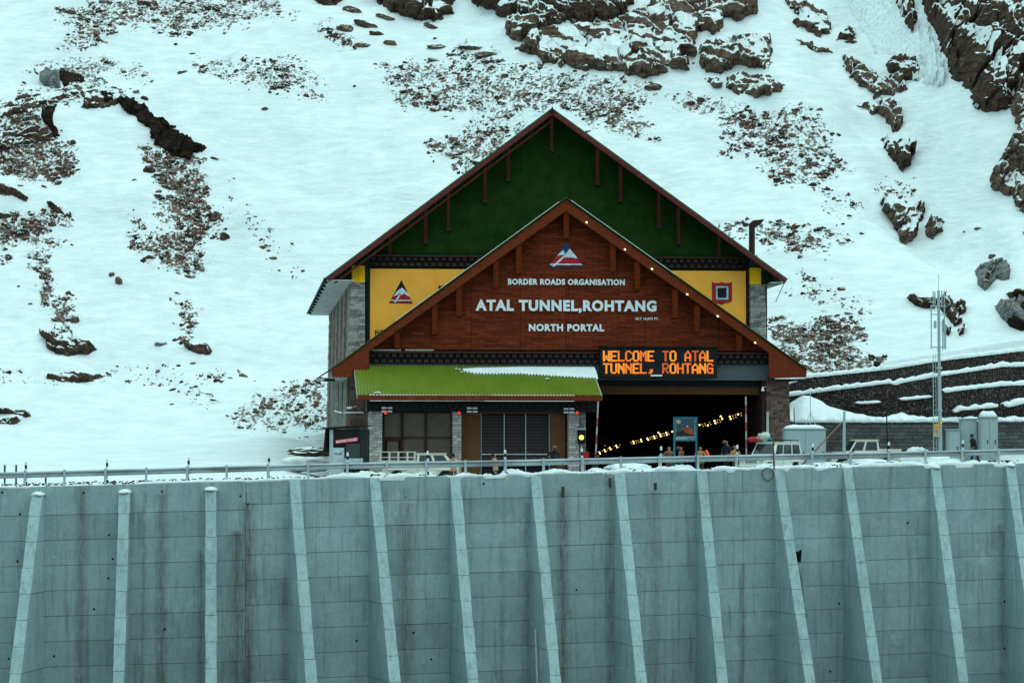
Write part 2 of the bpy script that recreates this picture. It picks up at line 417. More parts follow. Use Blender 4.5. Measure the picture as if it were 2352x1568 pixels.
def H(X, Y):
    X = np.asarray(X, float); Y = np.asarray(Y, float)
    A = np.interp(Y, [134, 150, 190, 222, 235, 241, 247, 252, 420, 500], [0, 0.0, 1.3, 2.9, 7.4, 7.9, 10.1, 10.7, 114, 128])
    B = np.interp(Y, [134, 186.5, 188, 203, 209.6, 210.4, 216, 251, 420, 500], [0, 0, 1.6, 1.8, 1.9, 6.3, 8.2, 20.5, 124, 138])
    A = A * sstep(-9, -19, X) + (1 - sstep(-9, -19, X)) * np.where(Y < 222, 0, A)
    t = sstep(-18, 26, X); h = A * (1 - t) + B * t
    right = sstep(17.2, 19.5, X)
    core = np.where(Y < 205, np.where(Y < 224, right, 1.0), 1.0)
    h = np.where((Y < 224) & (X > -12), B * right + (1 - right) * np.interp(Y, [222, 224], [0, 1]) * h, h)
    h = h + np.clip((X - 21) * 0.15, 0, 3.5) * sstep(209.6, 210.4, Y) * right
    far = sstep(214, 250, Y)
    h = h + far * ((fbm(X / 22, Y / 22, 3, 4) - 0.5) * 8 + (fbm(X / 5, Y / 7, 11, 4) - 0.5) * 2.0)
    h = h + sstep(150, 185, Y) * (fbm(X / 9, Y / 12, 21, 3) - 0.5) * 0.7 * np.where(X < -14, 1, 0)
    # bench crossing the slope, a gully on the right
    yb = 279 + (X + 5) * -0.06
    h = h + far * 1.4 * ((Y - yb) / 3.0) * np.exp(-((Y - yb) / 3.0) ** 2) * -1.0
    gx = 37.5 - (Y - 255) * 0.085
    gd = (X - gx) / 4.2
    h = h - sstep(225, 250, Y) * 4.2 * np.exp(-gd * gd) + sstep(235, 262, Y) * 3.0 * sstep(4.5, 12, X - gx)
    return Z0(X, Y) + h

G = -0.45; TD = 175.0
_tk = (1372 - 1176) / FPX; _tp0 = P(1768, 900, 174.5); BOR = Frame(_tp0.x, 174.5, -math.atan(_tk)); bw = (1768 - 1340) / FPX * 174.5; tz = P(1300, 866, 174).z + .5
XS = np.concatenate([np.arange(-190, -64, 6.0), np.arange(-64, 64.01, 0.42), np.arange(70, 196, 6.0)])
YS = np.concatenate([np.arange(150, 352, 0.42), np.arange(354, 500, 5.0)])
GX, GY = np.meshgrid(XS, YS); GZ = H(GX, GY)
def sampH(X, Y):
    xi = np.clip(np.interp(X, XS, np.arange(len(XS))), 0, len(XS) - 1.001); yi = np.clip(np.interp(Y, YS, np.arange(len(YS))), 0, len(YS) - 1.001)
    a = xi.astype(int); b = yi.astype(int); fx = xi - a; fy = yi - b
    return (GZ[b, a] * (1 - fx) + GZ[b, a + 1] * fx) * (1 - fy) + (GZ[b + 1, a] * (1 - fx) + GZ[b + 1, a + 1] * fx) * fy
def hits(x, y, y0=211.0, y1=480.0):
    """picture points -> points on the hillside (arrays)"""
    x = np.asarray(x, float); y = np.asarray(y, float)
    u = (x - 1176) / FPX; v = (784 - y) / FPX; dy = cp - v * sp; ax = u / dy; az = (sp + v * cp) / dy
    lo = np.full(x.shape, y0); hi = np.full(x.shape, y1)
    # march coarse, then bisect
    found = np.zeros(x.shape, bool)
    for Y in np.arange(y0, y1, 1.5):
        g = CAMZ + az * Y - sampH(ax * Y, np.full(x.shape, Y)); n = (g < 0) & ~found
        lo = np.where(n, Y - 1.5, lo); hi = np.where(n, Y, hi); found |= n
    for _ in range(12):
        mid = (lo + hi) / 2; g = CAMZ + az * mid - sampH(ax * mid, mid)
        lo = np.where(g > 0, mid, lo); hi = np.where(g > 0, hi, mid)
    Y = (lo + hi) / 2
    return ax * Y, Y, CAMZ + az * Y
def project(X, Y, Z):
    z = Z - CAMZ; f = Y * cp + z * sp; up = -Y * sp + z * cp
    return 1176 + FPX * X / f, 784 - FPX * up / f

# scrub patches: name label, outline in the picture, density, size, clumping
PATCH = [
 ('dark scrub and stones at the upper left of the slope', [(145,28),(180,12),(250,0),(330,-10),(620,-10),(675,42),(610,38),(540,55),(500,65),(420,78),(405,92),(340,62),(280,55),(250,85),(215,100),(205,118),(142,106),(168,75),(150,45)], 0.85, 1.0),
 ('low scrub under the bench left of the green gable', [(440,146),(560,140),(700,142),(725,172),(742,228),(680,212),(600,197),(545,192),(520,185),(490,165),(440,160)], 0.75, 0.9),
 ('scrub along the crest above the grey boulder', [(62,165),(95,150),(240,143),(300,155),(350,178),(300,175),(262,165),(220,205),(290,215),(330,240),(280,215),(200,195),(120,160)], 0.9, 0.9),
 ('thick brown scrub on the left edge of the slope', [(-10,260),(35,225),(60,207),(185,203),(180,228),(110,240),(75,255),(118,290),(122,320),(165,335),(178,368),(150,402),(130,420),(60,408),(-10,380)], 1.6, 1.1),
 ('scrub trailing down from the dark overhang', [(318,334),(345,338),(440,352),(455,390),(472,405),(470,460),(480,520),(455,528),(430,480),(400,460),(350,385)], 1.3, 1.0),
 ('broken stones in the middle of the left slope', [(350,455),(400,440),(460,470),(500,490),(512,525),(470,540),(470,615),(430,628),(385,605),(345,590),(315,575),(310,555),(385,530),(370,490)], 1.0, 1.0),
 ('pale thin scrub beside the broken stones', [(300,500),(330,500),(345,540),(305,540)], 0.5, 0.7),
 ('scrub low on the left edge of the slope', [(-10,500),(60,490),(140,488),(165,512),(112,530),(145,565),(120,572),(60,545),(30,560),(-10,620)], 1.0, 1.0),
 ('narrow run of stones below the left scrub', [(72,582),(104,588),(118,640),(118,690),(98,692),(93,640),(76,615)], 1.4, 0.9),
 ('narrow run of stones above the large brown rock', [(125,680),(165,685),(172,722),(150,745),(125,738)], 1.2, 1.0),
 ('narrow run of stones above the split brown rock', [(405,692),(432,692),(450,730),(440,775),(415,782),(420,735)], 1.1, 1.0),
 ('thin line of stones along the lower bench', [(330,846),(500,852),(575,862),(490,880),(380,882),(300,868),(-10,872),(-10,848),(40,850),(60,872),(90,872)], 0.3, 0.8),
 ('few dark stones on the lower left snow field', [(430,900),(470,902),(505,922),(480,940),(440,915)], 0.4, 0.9),
 ('faint grey scrub beside the stone side wall', [(600,905),(700,880),(757,868),(757,990),(620,985),(560,970),(530,950)], 0.75, 0.8),
 ('wide field of scrub above the green gable', [(870,153),(950,148),(1200,162),(1290,172),(1340,175),(1495,196),(1500,222),(1478,245),(1465,255),(1380,262),(1320,250),(1268,246),(1200,262),(1150,285),(1060,262),(980,248),(915,238),(905,202),(885,175)], 0.85, 0.9),
 ('scrub just left of the green gable', [(975,335),(1050,315),(1090,292),(1190,285),(1215,300),(1085,388),(1060,386),(1040,360),(985,352)], 0.9, 1.0),
 ('scrub just right of the gable peak', [(1310,250),(1400,240),(1455,262),(1505,312),(1440,312),(1350,285)], 1.0, 0.9),
 ('scattered scrub between the gable and the boulders', [(1535,215),(1600,222),(1660,235),(1720,250),(1750,262),(1880,243),(1905,310),(1890,335),(1960,390),(1930,400),(1880,420),(1775,422),(1740,350),(1665,348),(1660,310),(1700,300),(1640,270),(1560,248)], 0.75, 1.0),
 ('thin scrub in the middle of the right slope', [(1870,430),(1920,440),(1985,470),(1960,500),(1930,505),(1890,480)], 0.35, 0.8),
 ('long brown strips of scrub behind the chimney pipe', [(1640,512),(1760,513),(1850,530),(1965,535),(1945,556),(1880,556),(1900,578),(1840,580),(1740,548),(1700,540)], 0.85, 1.0),
 ('thin scrub right of the roof tip', [(1820,640),(1870,625),(1900,655),(2000,690),(1990,730),(1960,760),(1950,700),(1880,690),(1800,670)], 0.35, 0.8),
 ('thick brown scrub above the gabion wall', [(1768,742),(1870,738),(1900,722),(1985,752),(1978,782),(1962,800),(2018,822),(1995,842),(1905,862),(1862,858),(1800,850),(1790,800)], 1.5, 1.0),
 ('thin scrub across the top of the right gully edge', [(2010,430),(2080,410),(2100,450),(2040,460)], 0.5, 0.8),
 ('sparse stones below the top cliff', [(1020,120),(1090,105),(1130,125),(1200,150),(1290,168),(1200,158),(1100,150),(1030,140)], 0.6, 1.0),
 ('sparse stones left of the top cliff', [(725,55),(760,60),(800,95),(835,108),(800,110),(760,90)], 1.0, 1.0),
 ('lone specks on the open snow of the left field', [(520,420),(640,560),(700,640),(660,600),(640,610),(560,540)], 0.05, 0.7),
]
# scrub weight on the hill surface
px, py = project(GX, GY, GZ); scr = np.zeros(GX.shape)
vis = (GY > 200) & (px > -80) & (px < 2430) & (py > -60) & (py < 1060)
vx, vy = px[vis], py[vis]; wx = vx + (fbm(vx / 26, vy / 12, 31) - 0.5) * 60; wy = vy + (fbm(vx / 26, vy / 12, 37) - 0.5) * 40
acc = np.zeros(vx.shape)
for lab, poly, dens, sz in PATCH:
    acc = np.maximum(acc, sstep(-22, 16, sdf(poly, wx, wy)) * min(1.0, dens * 0.8 + 0.1))
scr[vis] = acc
# the near strip of ground from the wall top to y = 150
T = np.linspace(0, 1, 26); NX = XS[None, :].repeat(len(T), 0); NYb = Yw(NX) + 0.05
NY = NYb + (150 - NYb) * T[:, None]
NZ = H(NX, NY)
AX = np.concatenate([NX[:-1], GX]); AY = np.concatenate([NY[:-1], GY]); AZ = np.concatenate([NZ[:-1], GZ]); AS = np.concatenate([np.zeros(NX[:-1].shape), scr])
V = np.stack([AX.ravel(), AY.ravel(), AZ.ravel()], 1); Fc = grid_faces(AX.shape[0], AX.shape[1])
cen = V[Fc].mean(1)
lx = (cen[:, 0] - FR.o.x) * math.cos(TH) + (cen[:, 1] - FR.o.y) * math.sin(TH); lc = -(cen[:, 0] - FR.o.x) * math.sin(TH) + (cen[:, 1] - FR.o.y) * math.cos(TH)
cut = (lx > -12.6) & (lx < 14.2) & (lc > -5.5) & (lc < 44.5) & (cen[:, 2] < 16) & (cen[:, 2] > 0.3)
bx_ = (cen[:, 0] - BOR.o.x) * math.cos(BOR.th) + (cen[:, 1] - BOR.o.y) * math.sin(BOR.th); bc_ = -(cen[:, 0] - BOR.o.x) * math.sin(BOR.th) + (cen[:, 1] - BOR.o.y) * math.cos(BOR.th)
cut |= (bx_ > -bw - .3) & (bx_ < .5) & (bc_ > 2) & (bc_ < TD) & (GZ.size > 0) & (V[Fc][:, :, 2].min(1) < tz + .2) & (bc_ > 20)
me = np_mesh('snowy_hillside', V, Fc[~cut], {'scrub': AS.ravel()})
hill = link_mesh('snowy_hillside', me, M['hill'], smooth=True); setp(hill, 'steep snow covered mountainside behind the portal', 'hillside', kind='structure')

# road in front of the portal, slush and wet asphalt
def mat_road():
    m, nt, b = new_mat('wet_road')
    v = coords(nt, world=True); n = noise(nt, v, 0.5, 7, 0.7); n2 = noise(nt, v, 8, 4)
    c = mixc(nt, ramp(nt, n, [(0.47, 0), (0.56, 1)]), (0.03, 0.038, 0.04), (0.5, 0.56, 0.57))
    nt.links.new(mixc(nt, 1.0, c, ramp(nt, n2, [(0.3, 0.7), (0.7, 1.2)]), 'MULTIPLY'), b.inputs['Base Color'])
    b.inputs['Roughness'].default_value = 0.5; nt.links.new(bump(nt, n, 0.5, 0.05), b.inputs['Normal']); return m
xs = np.linspace(-12, 40, 80); ts = np.linspace(0, 1, 30)
RX = xs[None, :].repeat(30, 0); RY = (Yw(RX) + 3.6) * (1 - ts[:, None]) + 178.5 * ts[:, None] + np.where(RX > 17.5, 7.5 * ts[:, None], 0)
RZ = Z0(RX, RY) + 0.012
o = link_mesh('road', np_mesh('road', np.stack([RX.ravel(), RY.ravel(), RZ.ravel()], 1), grid_faces(30, 80)), mat_road()); setp(o, 'wet slushy road apron in front of the tunnel mouth', 'road', kind='structure')

# valley floor under the retaining wall, where the photographer stands
xs = np.concatenate([np.arange(-220, -60, 12.0), np.arange(-60, 60, 2.0), np.arange(60, 221, 12.0)]); ys = np.concatenate([np.arange(-60, 60, 6.0), np.linspace(60, 134, 30)])
QX, QY = np.meshgrid(xs, ys); yw = Yw(QX) - 0.2
QY = np.where(QY > 100, 100 + (QY - 100) / 34 * (yw - 100), QY)
QZ = np.interp(QY, [-60, 5, 60, 110, 150], [2.0, -0.6, -6, -13.6, -14.2]) + (fbm(QX / 8, QY / 8, 5) - 0.5) * 1.2
m = simple('valley_gravel', (0.05, 0.055, 0.055), 0.9, var=0.5, scale=0.6, bstr=0.5)
o = link_mesh('valley_floor', np_mesh('valley_floor', np.stack([QX.ravel(), QY.ravel(), QZ.ravel()], 1), grid_faces(len(ys), len(xs))), m, smooth=True); setp(o, 'gravel valley floor below the concrete wall', 'ground', kind='structure')

# ------------------------------------------------------------------ retaining wall
# rust runs (picture x, y top, half width in metres, strength)
for sx, sy, hw, st in [(188, 1112, .45, .8), (372, 1130, .4, .8), (545, 1215, .55, .9), (570, 1150, .55, 1.0), (462, 1260, .3, .6), (478, 1130, .2, .5), (655, 1330, .3, .6), (932, 1150, .6, .75), (1153, 1240, .25, .4), (1293, 1125, .42, 1.0), (1505, 1125, .45, .55), (1702, 1290, .25, .7), (1838, 1300, .3, .5), (2300, 1200, .25, .6), (1400, 1100, .3, .6), (860, 1180, .3, .5), (1210, 1150, .3, .5), (330, 1125, .15, .5), (1060, 1400, .25, .4)]:
    p = wall_pt(sx); d = P(sx, sy, p.y); STREAKS.append((p.x, d.z, hw, st * .8))
M['conc'] = mat_concrete('retaining_concrete'); M['conc_rib'] = mat_concrete('buttress_concrete_skylit', 1.14, False)  # rib concrete lightened in colour for the extra skylight on sloped faces
M['joint'] = simple('dark_joint', (0.035, 0.030, 0.028), 0.95)
wall = thing('retaining_wall', 'tall ribbed grey concrete retaining wall with rust runs below the guardrail', 'retaining wall', (0, 135, -14))
BUTT = [(-92, -190), (90, 33), (287, 272), (484, 485), (676, 716), (860, 908), (1045, 1087), (1230, 1277), (1422, 1474), (1611, 1660), (1788, 1862), (1946, 2016), (2146, 2214), (2318, 2392), (2500, 2580)]
def section(fr, pxs, top_of, lift0):
    """panels between the given picture x positions"""
    back = MB()
    for a, b in zip(pxs[:-1], pxs[1:]):
        ya = np.interp(a, [t[0] for t in TOPS], [t[1] for t in TOPS]); yb = np.interp(b, [t[0] for t in TOPS], [t[1] for t in TOPS])
        (xa, za), (xb, zb) = fr.hit(a, ya), fr.hit(b, yb)
        back.prism([(xa, za - 0.05), (xb, zb - 0.05), (xb, -14.5), (xa, -14.5)], 0.045, 0.6)
        t = 0.0; k = 0
        while True:
            h = lift0 if k == 0 else 1.235
            za0, zb0, za1, zb1 = za - t, zb - t, za - t - h, zb - t - h
            if za1 < -14.5: break
            g = 0.010; j = RNG.uniform(-0.012, 0.012)
            MB().prism([(xa + g, za0 - (g if k else 0)), (xb - g, zb0 - (g if k else 0)), (xb - g, zb1 + g), (xa + g, za1 + g)], j, 0.04).build('concrete_panel', M['conc'], wall, fr)
            t += h; k += 1
    back.build('wall_core', M['joint'], wall, fr)
section(FA, [-92, 90, 287, 484, 565], None, 1.40)
section(FB, [565.01, 676, 860, 1045, 1230, 1422, 1611, 1706, 1788, 1946, 2146, 2318, 2500], None, 1.15)
# coping edge
snowcap = []
for i, (xt, xb) in enumerate(BUTT):
    fr = wallframe(xt); T0 = wall_pt(xt); low = i in (1, 2, 3); off = 0.42 if low else 0.05
    top = T0.z - (0.38 if low else 0.12 if i >= 12 else 0.0) - 0.02
    if i >= 12: off = 0.18
    z1 = -14.2; zv = P(xb, 1568, T0.y - 4.0).z
    Yb = T0.y - 3.9; Bp = P(xb, 1568, Yb)
    dirv = Vector((Bp.x - T0.x, Yb - T0.y, 0)); L = dirv.length; dirv /= L
    side = Vector((math.cos(fr.th), math.sin(fr.th), 0)) * 0.27
    def pt(s, z, sg): return Vector((T0.x, T0.y, 0)) + dirv * s + side * sg + Vector((0, 0, z))
    slope = (L - off) / (top - zv); mb = MB(); z = top; k = 0; inn = -0.1
    while z > z1 - 0.1:
        h = (1.40 if low else 1.15) if k == 0 else 1.235
        if low and k == 0: h = 1.02
        if i >= 12 and k == 0: h = 1.03
        zn = z - h; s0 = off + (top - z) * slope; s1 = off + (top - zn) * slope
        wv = 1 + 0.05 * math.sin(k * 2.3 + i)
        a = [pt(inn, z - 0.01, -wv), pt(s0 + .012, z - 0.01, -wv), pt(s0 + .012, z - 0.01, wv), pt(inn, z - 0.01, wv)]
        b = [pt(inn, zn + 0.01, -wv), pt(s1, zn + 0.01, -wv), pt(s1, zn + 0.01, wv), pt(inn, zn + 0.01, wv)]
        mb.hull8(a, b)
        q = 0.965
        mb.hull8([pt(inn, zn + .012, -q), pt(s1 - .03, zn + .012, -q), pt(s1 - .03, zn + .012, q), pt(inn, zn + .012, q)], [pt(inn, zn - .012, -q), pt(s1 - .03, zn - .012, -q), pt(s1 - .03, zn - .012, q), pt(inn, zn - .012, q)])
        z = zn; k += 1
    mb.build('buttress', M['conc_rib'], wall, bevel=0.015)
    if low or i in (12, 13): snowcap.append((pt((off + inn) / 2 + 0.02, top, 0), off))
# weep holes
hole_m = simple('hole_black', (0.004, 0.005, 0.005), 0.9, bstr=0)
ring_m = simple('drain_pipe', (0.10, 0.10, 0.095), 0.6)
hole = MB().tube((0, -0.012, 0), (0, 0.05, 0), 0.055, n=12).mesh('weep_hole')
hole.materials.append(hole_m)
for hx, hy in [(5, 1130), (46, 1180), (192, 1131), (372, 1128), (552, 1139), (250, 1228), (259, 1283), (249, 1327), (216, 1398), (124, 1506), (20, 1512), (378, 1444), (1111, 1110), (819, 1471), (990, 1513), (1324, 1354), (950, 1452), (1927, 1385), (1907, 1541), (2307, 1380), (2307, 1488), (2085, 1200), (40, 1288)]:
    fr = wallframe(hx); a, b = fr.hit(hx, hy, 0); p = fr.w(a, 0, b)
    o = piece('weep_hole', hole, wall); o.location = root_inv(wall) @ p; o.rotation_euler = (0, 0, fr.th)
# stub drains with rust / snow, mid bay
for hx, hy, hh in [(1293, 1128, .5), (932, 1130, .5), (1505, 1116, .35), (1401, 1107, .45), (570, 1142, .6)]:
    fr = wallframe(hx); a, b = fr.hit(hx, hy, 0)
    MB().bb(a - .07, a + .07, -.07, .02, b - hh / 2, b + hh / 2).build('drain_spout', simple('rusty_spout', (0.07, 0.05, 0.04), 0.8) if hx > 1200 else M['conc'], wall, fr, bevel=.02)
# broken drain with black hood by the eleventh buttress and hose ring
fr = FB; a, b = fr.hit(1829, 1275); mb = MB(); mb.prism([(a - .16, b - .25), (a + .16, b - .35), (a + .2, b + .3), (a + .08, b + .12), (a - .02, b + .22)], -.25, .02); mb.build('drain_hood', hole_m, wall, fr)
a2, b2 = fr.hit(1850, 1410); MB().path([fr.w(a, -.1, b - .2), fr.w(a + .25, -.12, b - 1.2), fr.w(a2, -.1, b2)], .11, 10).build('drain_pipe', M['conc'], wall)
a, b = fr.hit(1763, 1088); mb = MB(); pts = [fr.w(a + .3 * math.cos(t), -.05 - .03 * math.sin(t * 2), b + .32 * math.sin(t)) for t in np.linspace(0, 2 * math.pi, 25)]
o = mb.path(pts, .022, 6).build('hose_loop', simple('brown_hose', (0.12, 0.09, 0.075), 0.7)); setp(o, 'loop of thin brown hose hanging on the concrete wall top', 'hose')
a, b = fr.hit(1210, 1440); a2, b2 = fr.hit(1217, 1600)
o = MB().tube(fr.w(a, -1.6, b), fr.w(a + .1, -2.2, -14), .05, n=8).build('white_pole', simple('pale_pipe', (0.5, 0.56, 0.57), 0.5)); setp(o, 'lone thin pale pole standing in front of the wall at the bottom', 'pole')

# snow caps on the stepped buttresses
for p, off in snowcap:
    mb = MB(); mb.sphere((0, 0, 0), 1, 16, 10)
    vs = np.array(mb.v); vs[:, 0] *= 0.34 * (1 + .12 * np.sin(vs[:, 1] * 5)); vs[:, 1] *= off / 2 + 0.16; vs[:, 2] = np.where(vs[:, 2] > 0, vs[:, 2] * 0.17, vs[:, 2] * 0.06)
    vs += (vn(vs[:, 0] * 9 + p.x, vs[:, 1] * 9, 4)[:, None] - .5) * .05
    mb.v = [tuple(v + np.array(p)) for v in vs]
    o = mb.build('snow_mound', M['snow'], smooth=True); n = snowcap.index((p, off))
    setp(o, ['rounded snow cap on the first buttress from the left edge', 'rounded snow cap on the second buttress from the left edge', 'rounded snow cap on the third buttress from the left edge', 'thin snow cap on the buttress below the tall grey cabinets', 'thin snow cap on the buttress nearest the right edge', '?'][n], 'snow cap')

# snow bank along the wall top, drooping over its edge
def snow_bank():
    us = np.arange(-22, 78.01, 0.11); W = np.array([-.10, .0, .1, .25, .45, .7, 1.0, 1.35, 1.8, 2.3, 2.9, 3.6, 4.6])
    rows = []
    for wv in W:
        X = XJ + us * np.where(us < 0, math.cos(rad(1.5)), math.cos(rad(15))); Y = Yw(X)
        X2 = X; Y2 = Y + wv
        big = sstep(-13, -6, X) * 0.8 + 0.2
        rag = fbm(X / .45, X * 0 + wv, 47, 4) - .5
        lip = (sstep(.56, .70, fbm(X / 1.0, X * 0, 41, 4)) * .13 + rag * .12) * big
        hump = 0.04 + 0.42 * (fbm(X / 1.1, wv / 1.1 + 0 * X, 43, 6) - 0.42) * (0.5 + big) + rag * .05
        if wv < 0: z = zg(X) - np.clip(lip, -0.03, 0.2) - 0.02; Y2 = Y - np.clip(0.03 + lip * .3, 0.02, .14)
        elif wv == 0: z = zg(X) + 0.015 + np.clip(hump, 0, 1) * .25; Y2 = Y - np.clip(0.01 + lip * .3, 0.01, .12)
        else: z = Z0(X, Y2) + np.clip(hump, -0.1, .5) * sstep(5.2, 2.5, wv) * (0.8 + .5 * sstep(0, 1, wv)) - .06 * sstep(2.5, 4.6, wv)
        if wv == -.10: z = z - .0
        rows.append(np.stack([X2, Y2, z], 1))
    rows[0][:, 1] += .05; rows[0][:, 2] -= .03
    return np.concatenate(rows), grid_faces(len(W), len(us))
V, Fc = snow_bank(); o = link_mesh('snow_bank', np_mesh('snow_bank', V, Fc), M['snow'], smooth=True); setp(o, 'lumpy ploughed snow bank along the wall top under the guardrail', 'snow bank', kind='stuff')
# twigs and gravel showing in the bank
mb = MB()
for k in range(1500):
    X = RNG.uniform(-26, 27); wv = RNG.uniform(.1, 3.5); Y = float(Yw(X)) + wv; z = float(Z0(X, Y)) + RNG.uniform(.02, .16); s = RNG.uniform(.02, .06)
    mb.box((X, Y, z), (s * RNG.uniform(1, 4), s, s), Euler(RNG.uniform(-.6, .6, 3)).to_matrix())
o = mb.build('gravel', M['scrub']); setp(o, 'dark grit and clods scattered in the roadside snow', 'grit', kind='stuff')

# ------------------------------------------------------------------ guardrail and delineators
M['zinc'] = simple('zinc_rail', (0.36, 0.43, 0.44), 0.5, 0.3, var=0.2, scale=1.2, dirt=(0.13, 0.12, 0.11), stretch=(.4, 1, 3))
M['zincpost'] = simple('zinc_post', (0.42, 0.50, 0.51), 0.55, 0.3, var=0.15)
rail = thing('guardrail', 'long galvanised steel guardrail on posts along the wall top', 'guardrail', (0, 135.4, 0))
posts = [-36, 56, 148, 241, 335, 429, 521, 616, 708, 798, 889, 979, 1070, 1161, 1249, 1339, 1427, 1516, 1604, 1692, 1779, 1866, 1955, 2042, 2127, 2211, 2295, 2378]
pm = MB(); pm.bb(-.055, .055, -.01, .0, 0, .86).bb(-.055, -.045, 0, .1, 0, .86).bb(.045, .055, 0, .1, 0, .86)
pmesh = pm.mesh('post'); pmesh.materials.append(M['zincpost'])
pp = []
for k, x in enumerate(posts):
    fr = wallframe(x); t = wall_pt(x, 0.3); base = Vector((t.x, t.y, float(zg(t.x)) - .05)); pp.append((base, fr))
    o = piece('post', pmesh, rail, rot=(rad(RNG.uniform(-1.5, 1.5)), rad(RNG.uniform(-1.2, 1.2)), fr.th)); o.location = root_inv(rail) @ base
prof = [(0, 0), (.03, .02), (.05, .06), (.05, .09), (.0, .13), (0, .18), (.05, .22), (.05, .25), (.03, .29), (0, .31)]
for (a, fa), (b, fb) in zip(pp[:-1], pp[1:]):
    d = (b - a).normalized(); nrm = Vector((-d.y, d.x, 0)); vs = []
    for q, off in ((a - d * .04, .012), (b + d * .04, .02)):
        for (y, z) in prof: vs.append(q + nrm * (.13 + .05 - y + off) + Vector((0, 0, .50 + z)))
        for (y, z) in reversed(prof): vs.append(q + nrm * (.13 + .055 - y + off) + Vector((0, 0, .50 + z)))
    n = len(prof) * 2
    MB().add(vs, [(i, (i + 1) % n, (i + 1) % n + n, i + n) for i in range(n)] + [tuple(range(n)), tuple(range(2 * n - 1, n - 1, -1))]).build('rail_beam', M['zinc'], rail)
    # splice bolts
mb = MB()
for (a, fa) in pp:
    for dz in (.57, .74): mb.box(a + Vector((.0, .125, dz)), (.05, .03, .03))
setp(mb.build('bolt', M['zincpost'], rail), kind='stuff')
red = simple('orange_reflector', (0.45, 0.13, 0.04), 0.4, bstr=0)
mb = MB()
for k in range(34):
    x = RNG.uniform(60, 2300); fr = wallframe(x); t = wall_pt(x, .42); mb.box(Vector((t.x, t.y, float(zg(t.x)) + RNG.choice([.52, .66]))), (.07, .012, .05))
setp(mb.build('rust_spot', red, rail), kind='stuff')

blk = simple('black_band', (0.012, 0.016, 0.018), 0.6, bstr=0); wht = simple('white_band', (0.72, 0.78, 0.80), 0.6, bstr=0)
dlist = [60, 245, 432, 617, 798, 983, 1161, 1338, 1517, 1692, 1866, 2041, 2211]
first = None
for k, x in enumerate(dlist):
    p = wall_pt(x, 0.62); loc = (p.x, p.y, float(Z0(p.x, p.y)) - .05)
    nm = ['the leftmost striped marker post behind the rail', 'striped marker post second from the left end', 'striped marker post third from the left end', 'striped marker post just left of the dark booth', 'striped marker post in front of the dark booth', 'striped marker post in front of the white pickup', 'striped marker post in front of the left of the louvres', 'striped marker post below the amber traffic light', 'striped marker post left of the teal poster board', 'striped marker post left of the white jeep', 'striped marker post in front of the wide grey cabinet', 'striped marker post by the pickup tail and dark whip aerial', 'striped marker post below the small grey cabinet'][k]
    if first is None:
        t = thing('marker_post', nm, 'marker post', loc, 0, 'black and white marker posts along the guardrail'); first = t
        z = 0; hs = [.30, .24, .18, .24, .18, .12]
        for i in range(6):
            MB().tube((0, 0, z), (0, 0, z + hs[i] - .003), .058, n=12).mesh('band')
            me = MB().tube((0, 0, z), (0, 0, z + hs[i] - .002), .058, n=12).mesh('band'); me.materials.append(blk if i % 2 == 0 else wht)
            piece('band', me, t); z += hs[i]
        me = MB().sphere((0, 0, z + .02), .055).mesh('cap'); me.materials.append(wht); piece('cap', me, t)
    else:
        t = copy_tree(first); t.location = loc; t['label'] = nm
    t.rotation_euler = (rad(RNG.uniform(-2, 2)), rad(RNG.uniform(-2, 2)), 0)
for x, y, nm in [(11, 1072, 'short distant marker post at the left picture edge'), (37, 1078, 'short distant marker post left of the first tall marker'), (105, 1110, 'tiny dark stake in the snow left of the rail gap')]:
    p = P(x, y + 8, 150); z = float(H(np.array([p.x]), np.array([p.y]))[0])
    o = MB().tube((p.x, p.y, z), (p.x, p.y, z + (1.1 if x < 100 else .5)), .05).build('stake', blk); setp(o, nm, 'stake')

# ================================================================== ROCKS AND SCRUB ON THE SLOPE
ico = bmesh.new(); bmesh.ops.create_icosphere(ico, subdivisions=1, radius=1)
IV = np.array([v.co[:] for v in ico.verts]); IF = np.array([[v.index for v in f.verts] for f in ico.faces]); ico.free()
def stones(X, Y, Z, size, elong, name, mat, label, kind='stuff', parent=None):
    n = len(X); nv = len(IV)
    s = size[:, None] * np.stack([elong * RNG.uniform(.45, 1.1, n), RNG.uniform(.6, 1.1, n), RNG.uniform(.5, 1.1, n)], 1)
    V = IV[None] * (1 + RNG.uniform(-.35, .35, (n, nv, 1))) * s[:, None, :]
    a = RNG.uniform(-.5, .5, n) + rad(0); b = RNG.normal(0.15, .5, n)
    ca, sa, cb, sb = np.cos(a), np.sin(a), np.cos(b), np.sin(b)
    x, y, z = V[..., 0], V[..., 1], V[..., 2]
    x2 = x * cb[:, None] + z * sb[:, None]; z2 = -x * sb[:, None] + z * cb[:, None]
    x3 = x2 * ca[:, None] - y * sa[:, None]; y3 = x2 * sa[:, None] + y * ca[:, None]
    z2 = z2 + y3 * 0.45
    V = np.stack([x3 + X[:, None], y3 + Y[:, None], z2 + Z[:, None]], 2).reshape(-1, 3)
    F = (IF[None] + (np.arange(n) * nv)[:, None, None]).reshape(-1, 3)
    o = link_mesh(name, np_mesh(name, V, F), mat, parent)
    if parent is None: setp(o, label, kind=kind)
    return o
